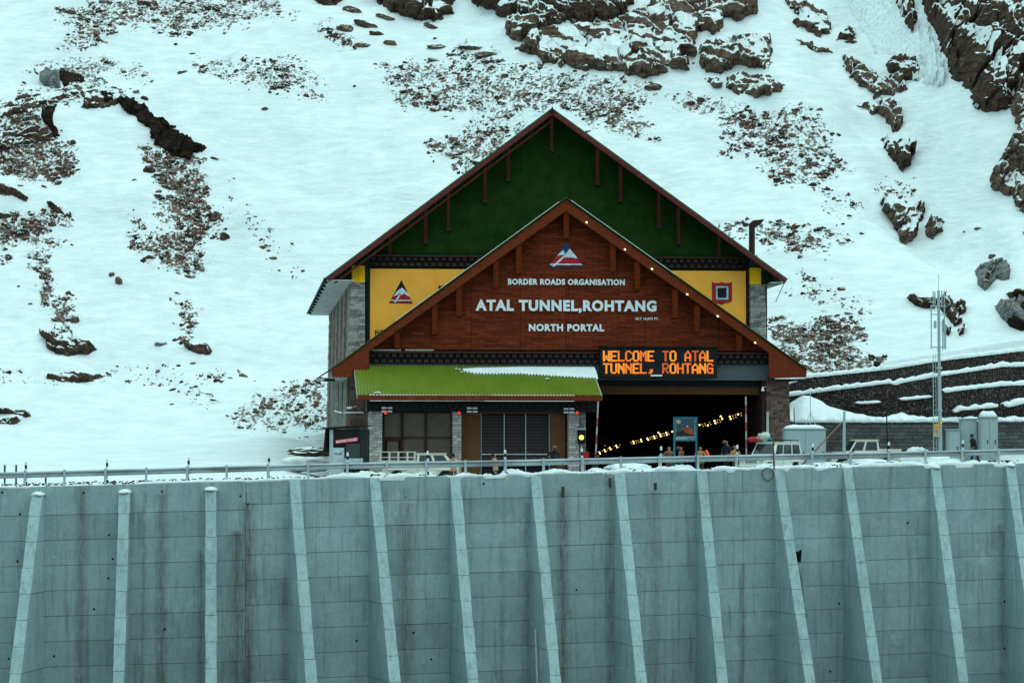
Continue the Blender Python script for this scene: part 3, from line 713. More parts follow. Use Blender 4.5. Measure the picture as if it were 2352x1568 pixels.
for k, (lab, poly, dens, sz) in enumerate(PATCH):
    p = np.array(poly, float); x0, y0 = p.min(0) - 18; x1, y1 = p.max(0) + 18
    area = (x1 - x0) * (y1 - y0); N = int(area * 0.20)
    x = RNG.uniform(x0, x1, N); y = RNG.uniform(y0, y1, N)
    d = sdf(poly, x + (fbm(x / 26, y / 12, 31) - .5) * 60, y + (fbm(x / 26, y / 12, 37) - .5) * 40)
    cl = fbm(x / 11, y / 7, 50 + k, 4) * .7 + .3 * fbm(x / 38, y / 20, 90 + k, 3)
    pr = sstep(-16, 14, d) * sstep(.47, .56, cl + (dens - 1) * 0.08) * min(1, .35 + dens * .5)
    keep = (RNG.uniform(0, 1, N) < pr) & (x > -60) & (x < 2420) & (y > -40)
    x, y, cl = x[keep], y[keep], cl[keep]
    if len(x) < 3: continue
    X, Y, Z = hits(x, y)
    size = np.exp(RNG.normal(-2.72, .55, len(x))) * sz * (0.7 + 1.2 * sstep(.5, .7, cl)); size = np.clip(size, .035, .30)
    stones(X, Y, Z - size * .15, size, np.full(len(x), 1.5), 'scrub_patch', M['scrub'], lab)

def boulder(x, y, w_, h_, rot, mat, label, group=None, seed=0, depth=0.8):
    """one rock seated in the slope; picture size w_,h_"""
    X, Y, Z = [float(a[0]) for a in hits([x], [y + h_ * .15])]
    s = Y / FPX; bm = bmesh.new(); bmesh.ops.create_icosphere(bm, subdivisions=4, radius=1)
    v = np.array([q.co[:] for q in bm.verts]); r = np.random.default_rng(seed + int(x))
    for _ in range(11):                                  # planar facets
        n = r.normal(0, 1, 3); n /= np.linalg.norm(n); c = r.uniform(.62, .92); dd = v @ n - c
        v = v - np.clip(dd, 0, None)[:, None] * n * .96
    nn = (fbm(v[:, 0] * 3 + seed, v[:, 2] * 3 + v[:, 1] * 2, seed, 4) - .5) * .28
    v = v * (1 + nn)[:, None] * np.array([w_ / 2 * s * 1.08, (w_ + h_) / 4 * s * depth, h_ / 2 * s * 1.15])
    c_, s_ = math.cos(rad(rot)), math.sin(rad(rot)); v = np.stack([v[:, 0] * c_ + v[:, 2] * s_, v[:, 1], -v[:, 0] * s_ + v[:, 2] * c_], 1)
    for q, co in zip(bm.verts, v): q.co = co
    me = bpy.data.meshes.new('boulder'); bm.to_mesh(me); bm.free()
    o = link_mesh('boulder', me, mat); o.location = (X, Y, Z); return setp(o, label, 'boulder', group)

def outcrop(name, cat, label, polys, hgt, cell, dip, mat, seed, step=2.0, edge=5, warp=9, vert=0.055, group=None, smooth=False, frac=1.0):
    allp = np.concatenate([np.array(p, float) for p in polys]); x0, y0 = allp.min(0) - 14; x1, y1 = allp.max(0) + 14
    x0 = max(x0, -70); x1 = min(x1, 2430); y0 = max(y0, -50)
    gx = np.arange(x0, x1, step); gy = np.arange(y0, y1, step); x, y = np.meshgrid(gx, gy)
    wx = x + (fbm(x / 14, y / 9, seed, 4) - .5) * warp * 2.4; wy = y + (fbm(x / 14, y / 9, seed + 3, 4) - .5) * warp * 2
    d = np.full(x.shape, -1e9)
    for p in polys: d = np.maximum(d, sdf(p, wx, wy))
    c_, s_ = math.cos(rad(dip)), math.sin(rad(dip)); wx2 = x + (vn(x / 18, y / 18, seed + 7) - .5) * 14; wy2 = y + (vn(x / 22, y / 12, seed + 8) - .5) * 10
    xr = (wx2 * c_ + wy2 * s_) / cell[0]; yr = (-wx2 * s_ + wy2 * c_) / cell[1]
    f1, f2, cid, lx_, ly_ = voro(xr, yr, seed); g1, g2, gid, gx_, gy_ = voro(xr * 2.3 + 5, yr * 2.1, seed + 50)
    crack = sstep(0, .07, f2 - f1) * (.8 + .2 * sstep(0, .07, g2 - g1))
    hg = hgt * .62
    h = hg * (0.55 + 0.6 * cid * frac + .12 * gid) + (-ly_ * cell[1] * vert) * (0.35 + .65 * cid) * .7 + (-gy_ * cell[1] / 2.1 * vert * .3) + lx_ * cell[0] * .014 * (cid * 2 - 1) + gx_ * cell[0] * .006 * (gid * 2 - 1)
    h = h - hg * .75 * (1 - crack) + (fbm(x / 8, y / 5, seed + 60, 4) - .5) * hg * .22
    h = np.clip(h, .04 * hgt, None)
    sn = fbm(xr * .9 + 3, yr * 2.0, seed + 70, 3) + .12 * (1 - sstep(0, .2, f2 - f1)) - .12 * (1 - sstep(2, 16, d)) + .34 * sstep(-.10, -.38, ly_ + (vn(x / 9, y / 9, seed + 2) - .5) * .35)
    h = h * np.clip(.12 + d / edge, 0, 1); h = np.where(d < 0, -.25 + d * .05, h)
    X, Y, Z = hits(x.ravel(), y.ravel()); h = h.ravel()
    V = np.stack([X, Y - h * .88, Z + h * .42], 1)
    Fq = grid_faces(len(gy), len(gx)); keep = (h[Fq] > 0).any(1) & (h[Fq] > -1.2).all(1)
    Fq = Fq[keep]; used = np.unique(Fq); mp = -np.ones(len(V), int); mp[used] = np.arange(len(used))
    o = link_mesh(name, np_mesh(name, V[used], mp[Fq][:, ::-1], {'sn': sn.ravel()[used]}), mat, smooth=smooth)
    return setp(o, label, cat, group)

R, RB, RG = M['rock'], M['rockbare'], M['rockgrey']
outcrop('rock_outcrop', 'rock outcrop', 'dark overhanging cliff with flat slabs at the top centre edge', [[(716,-20),(722,3),(745,14),(775,10),(800,-20)], [(840,-20),(875,12),(900,30),(955,42),(1000,48),(1042,32),(1035,18),(1060,-20)], [(1040,-20),(1090,14),(1130,24),(1148,42),(1175,44),(1215,57),(1242,72),(1262,58),(1300,50),(1330,56),(1370,46),(1400,50),(1440,36),(1460,-20)]], 2.6, (84, 34), 20, RB, 3, vert=.075)
outcrop('rock_outcrop', 'rock outcrop', 'broad layered brown cliff right of centre along the top', [[(1165,56),(1240,60),(1262,74),(1232,90),(1190,94),(1163,80)], [(1225,82),(1300,72),(1330,60),(1400,56),(1450,40),(1500,5),(1560,-20),(1742,-20),(1738,28),(1700,48),(1662,44),(1655,78),(1604,74),(1592,100),(1600,128),(1562,132),(1592,150),(1575,160),(1545,160),(1500,140),(1452,120),(1444,150),(1440,162),(1385,165),(1330,160),(1290,150),(1245,146),(1228,128),(1180,114),(1200,106)], [(1604,112),(1640,98),(1660,84),(1700,92),(1735,84),(1770,90),(1773,132),(1762,160),(1722,156),(1690,150),(1652,176),(1622,166),(1608,140)], [(1428,140),(1480,142),(1522,156),(1535,166),(1480,178),(1438,170)]], 2.3, (92, 34), 17, R, 11, vert=.07)
outcrop('rock_outcrop', 'rock outcrop', 'long low slab with a snow slot beneath the broad cliff', [[(1668,182),(1700,172),(1760,176),(1806,196),(1785,212),(1740,222),(1690,216),(1667,206)], [(1618,178),(1655,186),(1658,204),(1632,200)]], 1.4, (60, 20), 10, R, 21)
outcrop('rock_outcrop', 'rock outcrop', 'rocks with yellowish scrub right of the broad cliff', [[(1798,2),(1850,8),(1902,36),(1912,72),(1884,86),(1850,70),(1815,58),(1832,38)], [(1828,90),(1870,104),(1918,126),(1882,122),(1840,104)]], 1.3, (40, 18), 25, R, 31)
outcrop('rock_outcrop', 'rock outcrop', 'small dark square rock beside the top of the icefall', [[(1918,88),(1945,62),(1958,70),(1965,92),(1950,98)]], 1.2, (30, 20), 10, RB, 33, step=1.5)
outcrop('rock_outcrop', 'rock outcrop', 'striped layered ridge rock above the snow gully', [[(1934,128),(1990,156),(2030,184),(2062,182),(2081,202),(2056,220),(2030,214),(2012,232),(1980,200),(1945,165)]], 1.9, (46, 15), 30, R, 36, vert=.07)
outcrop('rock_outcrop', 'rock outcrop', 'brown ridge rock in the middle above the snow gully', [[(1965,238),(1990,244),(2022,234),(2060,240),(2076,272),(2072,296),(2050,302),(2030,272),(1995,258)]], 1.8, (36, 22), 28, R, 38)
outcrop('rock_outcrop', 'rock outcrop', 'dark fang shaped rock on the ridge edge', [[(2020,320),(2060,326),(2088,320),(2098,350),(2086,384),(2072,396),(2052,370),(2030,342)]], 1.9, (40, 40), 60, RB, 40)
outcrop('rock_outcrop', 'rock outcrop', 'tall pointed brown rock lower down the ridge', [[(2020,458),(2050,470),(2092,482),(2122,464),(2119,500),(2102,548),(2085,564),(2066,546),(2050,510),(2030,490)]], 2.0, (30, 50), 70, R, 42)
outcrop('rock_outcrop', 'rock outcrop', 'round dark rock right of the tall pointed rock', [[(2126,510),(2148,500),(2165,508),(2161,530),(2141,550),(2123,540)]], 1.2, (26, 26), 30, R, 44, step=1.5)
outcrop('rock_outcrop', 'rock outcrop', 'great dark cliff filling the top right corner', [[(2118,-30),(2400,-30),(2410,170),(2345,182),(2322,215),(2322,250),(2262,262),(2236,246),(2230,208),(2192,182),(2165,120),(2142,60),(2124,30)], [(2052,-20),(2100,10),(2105,50),(2095,80),(2070,40)]], 4.2, (90, 80), 55, RB, 46, vert=.07, edge=10)
outcrop('rock_outcrop', 'rock outcrop', 'dark rock face left of the icefall foot', [[(2030,150),(2052,130),(2108,140),(2111,188),(2070,186)]], 1.4, (40, 30), 10, RB, 48)
outcrop('rock_outcrop', 'rock outcrop', 'snow streaked dark buttress on the right picture edge', [[(2410,180),(2332,190),(2326,260),(2336,300),(2315,332),(2312,358),(2292,370),(2272,420),(2285,442),(2320,452),(2332,478),(2362,492),(2350,540),(2410,560)]], 2.4, (40, 34), 35, R, 51)
outcrop('rock_outcrop', 'rock outcrop', 'grey flat faced boulder high on the right edge', [[(2240,622),(2262,602),(2296,607),(2320,618),(2319,642),(2300,645),(2290,640),(2262,668),(2246,655)]], 2.2, (44, 60), 70, RG, 54, warp=2, frac=.6, edge=4, step=1.5)
outcrop('rock_outcrop', 'rock outcrop', 'brown side face of the grey flat faced boulder', [[(2280,610),(2296,607),(2318,617),(2300,642),(2290,640),(2264,666),(2252,660),(2262,640)]], 2.7, (60, 60), 70, RB, 55, warp=2, frac=.3, edge=3, step=1.5)
outcrop('rock_outcrop', 'rock outcrop', 'large pale grey boulder cut by the right picture edge', [[(2282,702),(2330,690),(2410,688),(2410,745),(2346,757),(2320,748),(2300,730)]], 2.4, (80, 60), -30, RG, 57, warp=2, frac=.6, edge=4)
outcrop('rock_outcrop', 'rock outcrop', 'shaded underside of the large pale boulder on the right edge, coloured near black', [[(2302,732),(2330,722),(2352,700),(2410,690),(2410,748),(2346,760),(2320,750)]], 2.9, (80, 60), -30, M['turf'], 56, warp=2, frac=.3, edge=3)  # near-black piece stands for the shade under the pale boulder
outcrop('rock_outcrop', 'rock outcrop', 'brown slab lying on top of the large pale boulder', [[(2308,672),(2330,676),(2352,670),(2410,664),(2410,688),(2322,689)]], 1.6, (60, 20), -8, RB, 58, warp=3)
outcrop('rock_outcrop', 'rock outcrop', 'ragged red brown rocks behind the telecom mast', [[(2081,683),(2112,686),(2152,694),(2146,708),(2118,708),(2096,698)], [(2142,690),(2182,684),(2194,712),(2210,740),(2192,750),(2176,730),(2160,712)], [(2190,702),(2211,697),(2219,715),(2205,724)], [(2164,735),(2182,760),(2178,774),(2164,757)], [(2196,757),(2216,748),(2213,766),(2203,771)]], 1.3, (30, 22), 50, RB, 60, step=1.2, warp=3, edge=2)
outcrop('rock_outcrop', 'rock outcrop', 'grey boulder with a dark side at the upper left crest', [[(90,182),(108,162),(132,160),(140,180),(138,205),(120,203),(100,196)]], 1.6, (60, 50), 40, RG, 62, warp=2, frac=.5, step=1.5)
outcrop('rock_outcrop', 'rock outcrop', 'dark hollow right of the grey crest boulder', [[(132,160),(165,166),(195,176),(198,188),(168,188),(144,204),(138,178)]], .9, (30, 14), 10, M['turf'], 63, warp=5, step=1.5)
outcrop('rock_outcrop', 'rock outcrop', 'rust brown rock at the lip of the snow bowl', [[(185,212),(215,206),(232,222),(250,222),(266,214),(282,228),(268,240),(250,246),(202,252),(183,246),(196,236)]], 1.0, (28, 18), 10, RB, 64, warp=5, step=1.5)
outcrop('rock_outcrop', 'rock outcrop', 'long dark turf overhang curving down to a point on the left', [[(258,222),(275,226),(300,230),(332,241),(352,264),(392,286),(428,316),(478,340),(472,350),(440,350),(438,366),(404,360),(372,340),(346,322),(342,296),(322,286),(306,268),(284,254)], [(228,212),(262,214),(270,234),(244,240)]], 1.2, (26, 20), 38, M['turf'], 65, warp=8, step=1.5)
outcrop('rock_outcrop', 'rock outcrop', 'dark brown turf bank arching to the left picture edge', [[(-30,262),(30,232),(62,212),(112,203),(186,204),(182,224),(120,234),(84,252),(60,262),(20,268),(-30,290)], [(20,300),(60,290),(110,300),(120,322),(70,330),(30,345),(-20,350),(-30,320)]], .8, (30, 14), -12, RB, 83, warp=12, step=1.5)
outcrop('rock_outcrop', 'rock outcrop', 'dark turf edge at the left side of the snow bowl', [[(100,246),(128,240),(122,262),(124,285),(134,300),(132,322),(112,300),(96,280),(98,262)]], .9, (26, 14), 30, M['turf'], 66, warp=6, step=1.5)
outcrop('rock_outcrop', 'rock outcrop', 'dark slab with a squared end on the left picture edge', [[(-30,415),(15,424),(46,440),(66,455),(60,464),(30,451),(-30,442)]], 1.1, (50, 16), 28, RB, 67, warp=3, step=1.5)
outcrop('rock_outcrop', 'rock outcrop', 'thin dark slab low on the left picture edge', [[(-30,488),(10,491),(40,494),(5,504),(-30,506)]], .7, (40, 14), 0, RB, 68, warp=3, step=1.5)
outcrop('rock_outcrop', 'rock outcrop', 'slanted brown slab on the left snow slope', [[(108,462),(122,464),(132,472),(149,493),(126,490),(110,474)]], 1.0, (34, 16), 35, RB, 69, warp=3, step=1.5)
outcrop('rock_outcrop', 'rock outcrop', 'largest brown rock low on the left with two humps', [[(88,762),(118,768),(128,750),(150,746),(166,762),(174,780),(200,784),(222,802),(206,814),(160,817),(125,812),(106,796),(104,780)]], 1.6, (46, 20), 18, RB, 70, warp=4, step=1.5)
outcrop('rock_outcrop', 'rock outcrop', 'split brown rock with a curled top low in the left middle', [[(420,778),(432,779),(440,792),(458,794),(470,788),(488,803),(481,815),(455,812),(426,800)]], 1.2, (36, 16), 20, RB, 72, warp=4, step=1.5)
outcrop('rock_outcrop', 'rock outcrop', 'flat brown ledge dotted with snow on the lower bench', [[(108,860),(150,855),(242,862),(222,872),(182,880),(140,876),(106,870)]], .9, (40, 14), 2, RB, 74, warp=4, step=1.5)
outcrop('rock_outcrop', 'rock outcrop', 'flat ledge of rock low on the left picture edge', [[(-30,937),(65,941),(71,953),(60,960),(40,952),(-30,950)], [(-30,965),(52,961),(38,973),(-30,975)]], .9, (50, 14), 0, RB, 75, warp=3, step=1.5)
BL = [
 (795,66,44,24,8,R,'round dark boulder on snow below the top left of the cliff'), (845,58,66,20,22,R,'long slanted slab beside the round dark boulder'), (864,78,40,16,15,RB,'small slanted slab under the long one'),
 (806,22,50,18,15,R,'slab poking out near the top cliff left end'), (888,40,55,14,18,R,'thin slanted slab close under the top cliff'), (898,98,34,14,10,R,'small flat boulder alone under the slanted slabs'), (836,104,36,13,8,R,'brown flat stone at the lower end of the stone trail'),
 (990,60,34,20,30,R,'tilted boulder hanging below the cliff edge'), (1003,107,48,12,2,R,'flat pale brown slab in mid snow'), (1090,109,66,11,4,R,'long flat pale brown slab with a ragged left end'), (1124,125,70,13,4,R,'lowest long pale brown slab under the snow dome'),
 (997,138,34,10,8,R,'small flat slab left below the pale slabs'), (1000,88,12,8,0,R,'tiny stone above the flat pale slab'), (345,390,30,26,20,RB,'rounded brown boulder inside the snow bowl'), (362,402,20,9,5,RB,'small flat stone touching the rounded brown boulder'),
 (312,211,16,15,0,RG,'small grey rounded stone under the bench'), (308,414,13,8,-20,RG,'small angular grey stone in the snow bowl'), (332,226,18,12,20,RB,'small brown stone near the small grey stone'), (491,363,22,9,5,RB,'black capped stone below the tip of the overhang'),
 (404,570,28,9,0,R,'flat pale stone among the broken stones'), (345,590,24,12,5,RB,'rust brown stone at the foot of the broken stones'), (418,590,30,12,30,RB,'slanted brown stone at the right foot of the broken stones'), (518,543,24,28,-15,RB,'lone upright brown boulder right of the broken stones'),
 (274,645,16,26,-20,R,'lone upright pale stone in the left middle'), (257,630,14,14,40,R,'small pale stone just above the lone upright one'), (171,734,20,22,20,R,'rounded stone at the shoulder of the largest brown rock'), (369,789,30,14,0,RG,'lone flat grey stone left of the split brown rock'),
 (444,834,14,8,0,RG,'tiny grey stone under the split brown rock'), (557,862,24,14,0,R,'lone half buried stone near the roadside snow'), (455,907,14,8,20,RB,'small stone in the lower left snow field'), (490,919,16,7,15,RB,'small flat stone at the right of the lower snow field'), (395,928,9,6,0,RB,'tiny round stone low in the left snow field'),
 (37,275,24,26,10,R,'pale boulder in the thick scrub on the left edge'), (137,387,22,20,0,RB,'brown boulder at the foot of the thick left scrub'), (120,409,20,8,0,R,'flat stone below the thick left scrub'), (47,426,16,5,5,RG,'thin grey stone under the thick left scrub'),
 (498,493,14,24,-35,RB,'leaning brown stone near the end of the stone trail'), (478,478,14,12,10,RB,'small stone at the start of the leaning stones'), (120,515,18,14,0,RB,'dark stone on the low left slope'),
 (610,250,18,10,0,R,'grey tufted stone below the middle bench'), (421,166,26,10,0,R,'flat grey stone left of the bench scrub'), (738,222,12,8,20,RG,'tiny grey stone at the right end of the bench scrub'), (815,198,8,6,0,RB,'tiny stone in the open snow'),
 (1286,298,14,9,0,R,'small stone right of the gable peak'), (1665,306,12,12,0,RG,'small round grey stone in the right scrub'), (1703,286,12,14,0,R,'small rusty round stone in the right scrub'), (1822,310,22,10,15,R,'grey flat stone in the right scrub'), (1750,346,14,6,0,RB,'dark sliver of stone in the right scrub'),
 (1515,322,10,8,0,RG,'small grey pebble right of the gable slope'), (1861,547,20,14,5,R,'pale stone at the end of the long brown strips'), (1953,720,30,6,12,RG,'thin grey stone lying on snow left of the mast'), (1889,768,12,10,0,R,'small stone above the gabion scrub'), (1903,775,16,14,0,RB,'darker small stone beside it above the gabion scrub'), (1893,788,24,12,0,R,'pinkish flat stone above the gabion scrub'),
 (2281,588,24,12,5,R,'small brown stone above the grey flat faced boulder'), (2248,524,22,9,-10,R,'small stone alone in the wide snow gully'), (2216,532,12,4,0,RB,'sliver of stone alone in the wide snow gully'), (2258,210,26,22,0,R,'pale tan boulder at the foot of the great dark cliff'),
 (1500,200,40,22,0,R,'round boulder half sunk below the broad cliff'), (2040,250,0,0,0,R,''),
 (252,860,10,5,0,RB,'tiny dark stone right of the flat ledge'), (70,697,12,5,0,RB,'tiny dark stone beside the narrow stone run'), (43,657,9,5,0,RB,'tiny stone alone near the left edge'), (628,592,18,9,10,RB,'small stone alone right of the broken stones'), (641,621,7,5,0,RB,'tiny stone alone below its neighbour in mid snow'),
 (1272,6,1,1,0,R,''), (153,6,8,6,0,RB,''), (162,28,28,16,10,R,'dark boulder at the left end of the top scrub'), (240,4,24,10,0,RG,'grey boulder on the top picture edge left'), (405,672,12,6,10,RB,'tiny flat stone above the split brown rock trail'), (405,588+84,0,0,0,R,'')]
for k, (x, y, w_, h_, rot, mt, lab) in enumerate(BL):
    if lab: boulder(x, y, w_, h_, rot, {R: M['bould'], RB: M['bouldd'], RG: M['bouldg']}[mt], lab, seed=k)
# frozen waterfall
def icefall(name, label, poly, hgt, seed, col):
    p = np.array(poly, float); x0, y0 = p.min(0) - 10; x1, y1 = p.max(0) + 10; gx = np.arange(x0, x1, 1.5); gy = np.arange(max(y0, -50), y1, 1.5); x, y = np.meshgrid(gx, gy)
    d = sdf(poly, x + (fbm(x / 12, y / 12, seed) - .5) * 14, y + (fbm(x / 12, y / 12, seed + 1) - .5) * 14)
    h = hgt * (1 - np.exp(-np.clip(d, 0, None) / 12)) * (.6 + .5 * vn(x / (5 if col else 9), y / (60 if col else 12), seed + 2)) + (fbm(x / 5, y / (14 if col else 5), seed + 4) - .5) * hgt * .5
    h = np.where(d < 0, -.3, h); X, Y, Z = hits(x.ravel(), y.ravel()); h = h.ravel(); V = np.stack([X, Y - h, Z + h * .3], 1)
    Fq = grid_faces(len(gy), len(gx)); Fq = Fq[(h[Fq] > -.29).any(1)]; used = np.unique(Fq); mp = -np.ones(len(V), int); mp[used] = np.arange(len(used))
    o = link_mesh(name, np_mesh(name, V[used], mp[Fq][:, ::-1]), M['ice'], smooth=True); setp(o, label, 'icefall')
icefall('frozen_waterfall', 'smooth blue grey frozen waterfall column beside the great dark cliff', [(2108,62),(2118,50),(2132,60),(2142,90),(2160,130),(2170,165),(2172,195),(2150,205),(2118,190),(2115,140)], 1.6, 81, True)
icefall('frozen_waterfall', 'wide mottled sheet of ice left of the blue column', [(1920,-30),(2050,-30),(2085,40),(2105,90),(2108,140),(2050,130),(2010,125),(1985,80)], .25, 85, False)

# ================================================================== THE PORTAL BUILDING
M['green'] = simple('green_gable', (0.011, 0.036, 0.006), 0.9, spec=.08, var=0.35, scale=1.2, bstr=0.05, dirt=(0.024, 0.038, 0.004))
M['sheet'] = simple('green_roof_sheet', (0.03, 0.10, 0.035), 0.45, var=0.2)
M['maroon'] = simple('maroon_timber', (0.115, 0.022, 0.020), 0.6, var=0.25, scale=4)
M['darkbrown'] = simple('dark_brown_timber', (0.040, 0.020, 0.016), 0.7, var=0.25)
M['black'] = simple('black_trim', (0.008, 0.011, 0.012), 0.6, bstr=0)
M['yellow'] = simple('yellow_board', (1.0, 0.43, 0.055), 0.5, var=0.08, scale=1.0, bstr=0.03, dirt=(0.92, 0.38, 0.05))
M['yellowcap'] = simple('yellow_cap_paint', (0.95, 0.47, 0.006), 0.5, var=0.08, bstr=0.05, dirt=(0.55, 0.27, 0.02))
M['wood'] = mat_wood('plank_cladding', (0.165, 0.029, 0.010))
M['fascia'] = mat_wood('fascia_timber', (0.155, 0.030, 0.010), planks=False, amt=.4)
M['post'] = mat_wood('bracket_timber', (0.17, 0.028, 0.006), planks=False)
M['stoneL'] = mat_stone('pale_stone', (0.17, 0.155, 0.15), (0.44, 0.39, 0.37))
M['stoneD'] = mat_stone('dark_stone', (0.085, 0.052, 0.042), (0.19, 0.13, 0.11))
M['stoneW'] = mat_stone('white_stone', (0.30, 0.27, 0.26), (0.58, 0.52, 0.48))
M['soffit'] = simple('soffit_boards', (0.42, 0.46, 0.45), 0.6, var=0.2, dirt=(0.18, 0.17, 0.10))
M['fin'] = simple('pale_fin', (0.36, 0.37, 0.33), 0.7, var=0.25)
M['greybeam'] = simple('grey_beam', (0.085, 0.10, 0.105), 0.6, var=0.1)
M['brownwall'] = simple('brown_plaster', (0.13, 0.055, 0.020), 0.7, var=0.12)
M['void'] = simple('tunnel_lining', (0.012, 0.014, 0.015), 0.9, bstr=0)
M['white'] = simple('white_paint', (0.78, 0.75, 0.77), 0.5, var=0.05, bstr=0)
M['letter'] = simple('letter_white', (0.72, 0.76, 0.80), 0.5, var=0.05, bstr=0)

bld = thing('portal_building', 'large tunnel portal building with green gable behind a brown wooden gable', 'tunnel portal', FR)
hit = FR.hit
def B(mb, name, mat, parent=None, **k): return mb.build(name, mat, parent or bld, FR, **k)
def pix(pts, c): return [hit(x, y, c) for x, y in pts]
G = -0.45                                   # ground at the building base
# --- rear gable
wallp = pix([(1268, 262), (838, 583), (838, 640), (1722, 640), (1722, 583)], 0)
gab = B(MB().prism(wallp, 0, .3), 'green_gable_wall', M['green'])
# sheets on the gable with visible joints
xl, _ = hit(838, 583, 0); xr_, _ = hit(1722, 583, 0); ax_, az_ = hit(1268, 262, 0); _, zb_ = hit(1268, 584, 0)
def roofz(x): 
    t = (x - xl) / (ax_ - xl) if x < ax_ else (xr_ - x) / (xr_ - ax_); return zb_ + t * (az_ - zb_)
n = 16; ed = sorted(list(np.linspace(xl, xr_, n)) + [ax_])
for a, b in zip(ed[:-1], ed[1:]):
    if b - a > .05: B(MB().prism([(a + .006, zb_), (b - .006, zb_), (b - .006, roofz(b)), (a + .006, roofz(a))], -.03, -.001), 'cladding_sheet', M['green'], gab)
# --- main roof: two slopes, overhanging in front and at the eaves
CF = -1.7; DEP = 43.0
A = hit(1268, 249, CF); L0 = hit(749, 637, CF); R0 = hit(1809, 641, CF)
def slope(a, b, c0, c1, t0, t1, name, mat):
    d = Vector((b[0] - a[0], b[1] - a[1])); d.normalize(); nx, nz = -d.y, d.x
    if nz < 0: nx, nz = -nx, -nz
    p = [(a[0] + nx * t0, a[1] + nz * t0), (b[0] + nx * t0, b[1] + nz * t0), (b[0] + nx * t1, b[1] + nz * t1), (a[0] + nx * t1, a[1] + nz * t1)]
    return B(MB().prism(p, c0, c1), name, mat)
slope(A, L0, CF, DEP, -.06, .03, 'roof', M['sheet']); slope(A, R0, CF, DEP, -.06, .03, 'roof', M['sheet'])
slope(A, L0, CF - .05, CF + .02, -.34, -.07, 'fascia', M['maroon']); slope(A, R0, CF - .05, CF + .02, -.34, -.07, 'fascia', M['maroon'])
A2 = (A[0], A[1] - .78); L2 = (L0[0] + .55, L0[1] - .35)
slope(A2, L2, CF + .3, CF + .38, -.06, .06, 'verge_rail', M['maroon'])
for k in range(16):
    t = (k + .5) / 16; x = A2[0] + (L2[0] - A2[0]) * t; z = A2[1] + (L2[1] - A2[1]) * t
    B(MB().bar((x, CF + .3, z), (x + .22 * -.0 - .12, CF + .3, z + .34), .05, .05), 'verge_strut', M['maroon'])
B(MB().prism([(A[0] - .16, A[1] - .28), (A[0] + .16, A[1] - .28), (A[0], A[1] + .14)], CF - .12, CF + .1), 'ridge_cap', M['black'])
# soffit boards under the left eave, seen from below
zz = L0[1] - .16; sw = hit(800, 650, 0)[0]
for k in range(10):
    c0 = CF + .1 + k * (DEP - CF) / 10
    B(MB().prism([(L0[0] + .05, zz + .02), (sw + .35, zz + .02), (sw + .35, zz - .05), (L0[0] + .05, zz - .05)], c0, c0 + (DEP - CF) / 10 - .03), 'soffit_panel', M['soffit'])
for k in range(11): B(MB().bb(L0[0] - .10, L0[0] + .14, CF + .9 + k * 3.9, CF + 1.3 + k * 3.9, zz - .16, zz + .06), 'gutter_bracket', M['black'])
B(MB().bb(L0[0] - .14, L0[0] - .02, CF, DEP, zz + .02, zz + .14), 'gutter', M['black'])
wr = hit(1757, 653, 0)[0]
B(MB().bb(wr + .1, R0[0] - .1, CF + .1, DEP, R0[1] - .25, R0[1] - .19), 'soffit_panel', M['soffit'])
B(MB().prism([(wr - .6, R0[1] - .28), (R0[0] - .3, R0[1] - .28), (R0[0] - 1.5, R0[1] + .75), (wr - .6, R0[1] + 1.7)], -.4, -.2), 'gable_return', M['green'])
xg = hit(846, 620, 0)[0]; _sl = (A[1] - L0[1]) / (A[0] - L0[0])
B(MB().prism([(L0[0] + .3, L0[1] - .2), (xg, L0[1] - .2), (xg, L0[1] + (xg - L0[0]) * _sl - .12), (L0[0] + .3, L0[1] + .3 * _sl - .12)], -.4, -.2), 'gable_return', M['green'])
# knee braces
def brace(x, y0, y1, c0, c1, wd, mat, foot=True, par=None):
    a = hit(x, y0, c0); b = hit(x, y1, c1)
    B(MB().bar((a[0], c0, a[1]), (b[0], c1, b[1]), wd, wd), 'brace', mat, par)
    if foot: B(MB().bb(b[0] - wd * .8, b[0] + wd * .8, c1 - wd, c1 + .05, b[1] - .12, b[1] + .1), 'brace_foot', M['darkbrown'], par)
for x, y0, y1 in [(1267, 264, 344), (1167, 338, 412), (1114, 385, 462), (1030, 442, 526), (978, 480, 556), (895, 542, 586), (1372, 340, 422), (1425, 382, 460), (1513, 442, 520), (1558, 474, 558), (1651, 542, 586)]:
    brace(x, y0, y1, CF + .25, -.1, .19, M['maroon'])
# --- dentil friezes
dm = MB().box((0, 0, 0), (.27, .22, .19)).mesh('dentil'); dm.materials.append(M['darkbrown'])
def frieze(x0, x1, y0, y1, c, dx=16.2, rows=2, name='frieze'):
    a = hit(x0, y0, c); b = hit(x1, y0, c); z1 = hit(1268, y1, c)[1]; zt = min(a[1], b[1])
    f = B(MB().bb(a[0], b[0], c, c + .3, z1, zt), name, M['black']); B(MB().bb(a[0], b[0], c - .3, c - .002, zt - .13, zt), 'cornice', M['darkbrown'], f)
    st = dx * (180 + c) / FPX; n = int((b[0] - a[0]) / st)
    for r in range(rows):
        for k in range(n):
            x = a[0] + (k + .5 + .5 * (r % 2)) * st
            if x < b[0] - .2: piece('dentil', dm, f, (x, c - .12, zt - .27 - r * .36))
    return f
frieze(848, 1722, 585, 616, -.05)
B(MB().bb(hit(838, 620, 0)[0], hit(849, 620, 0)[0], -.12, .2, G, hit(840, 612, 0)[1]), 'corner_trim', M['black'])
B(MB().bb(hit(1713, 620, 0)[0], hit(1724, 620, 0)[0], -.12, .2, G, hit(1720, 612, 0)[1]), 'corner_trim', M['black'])
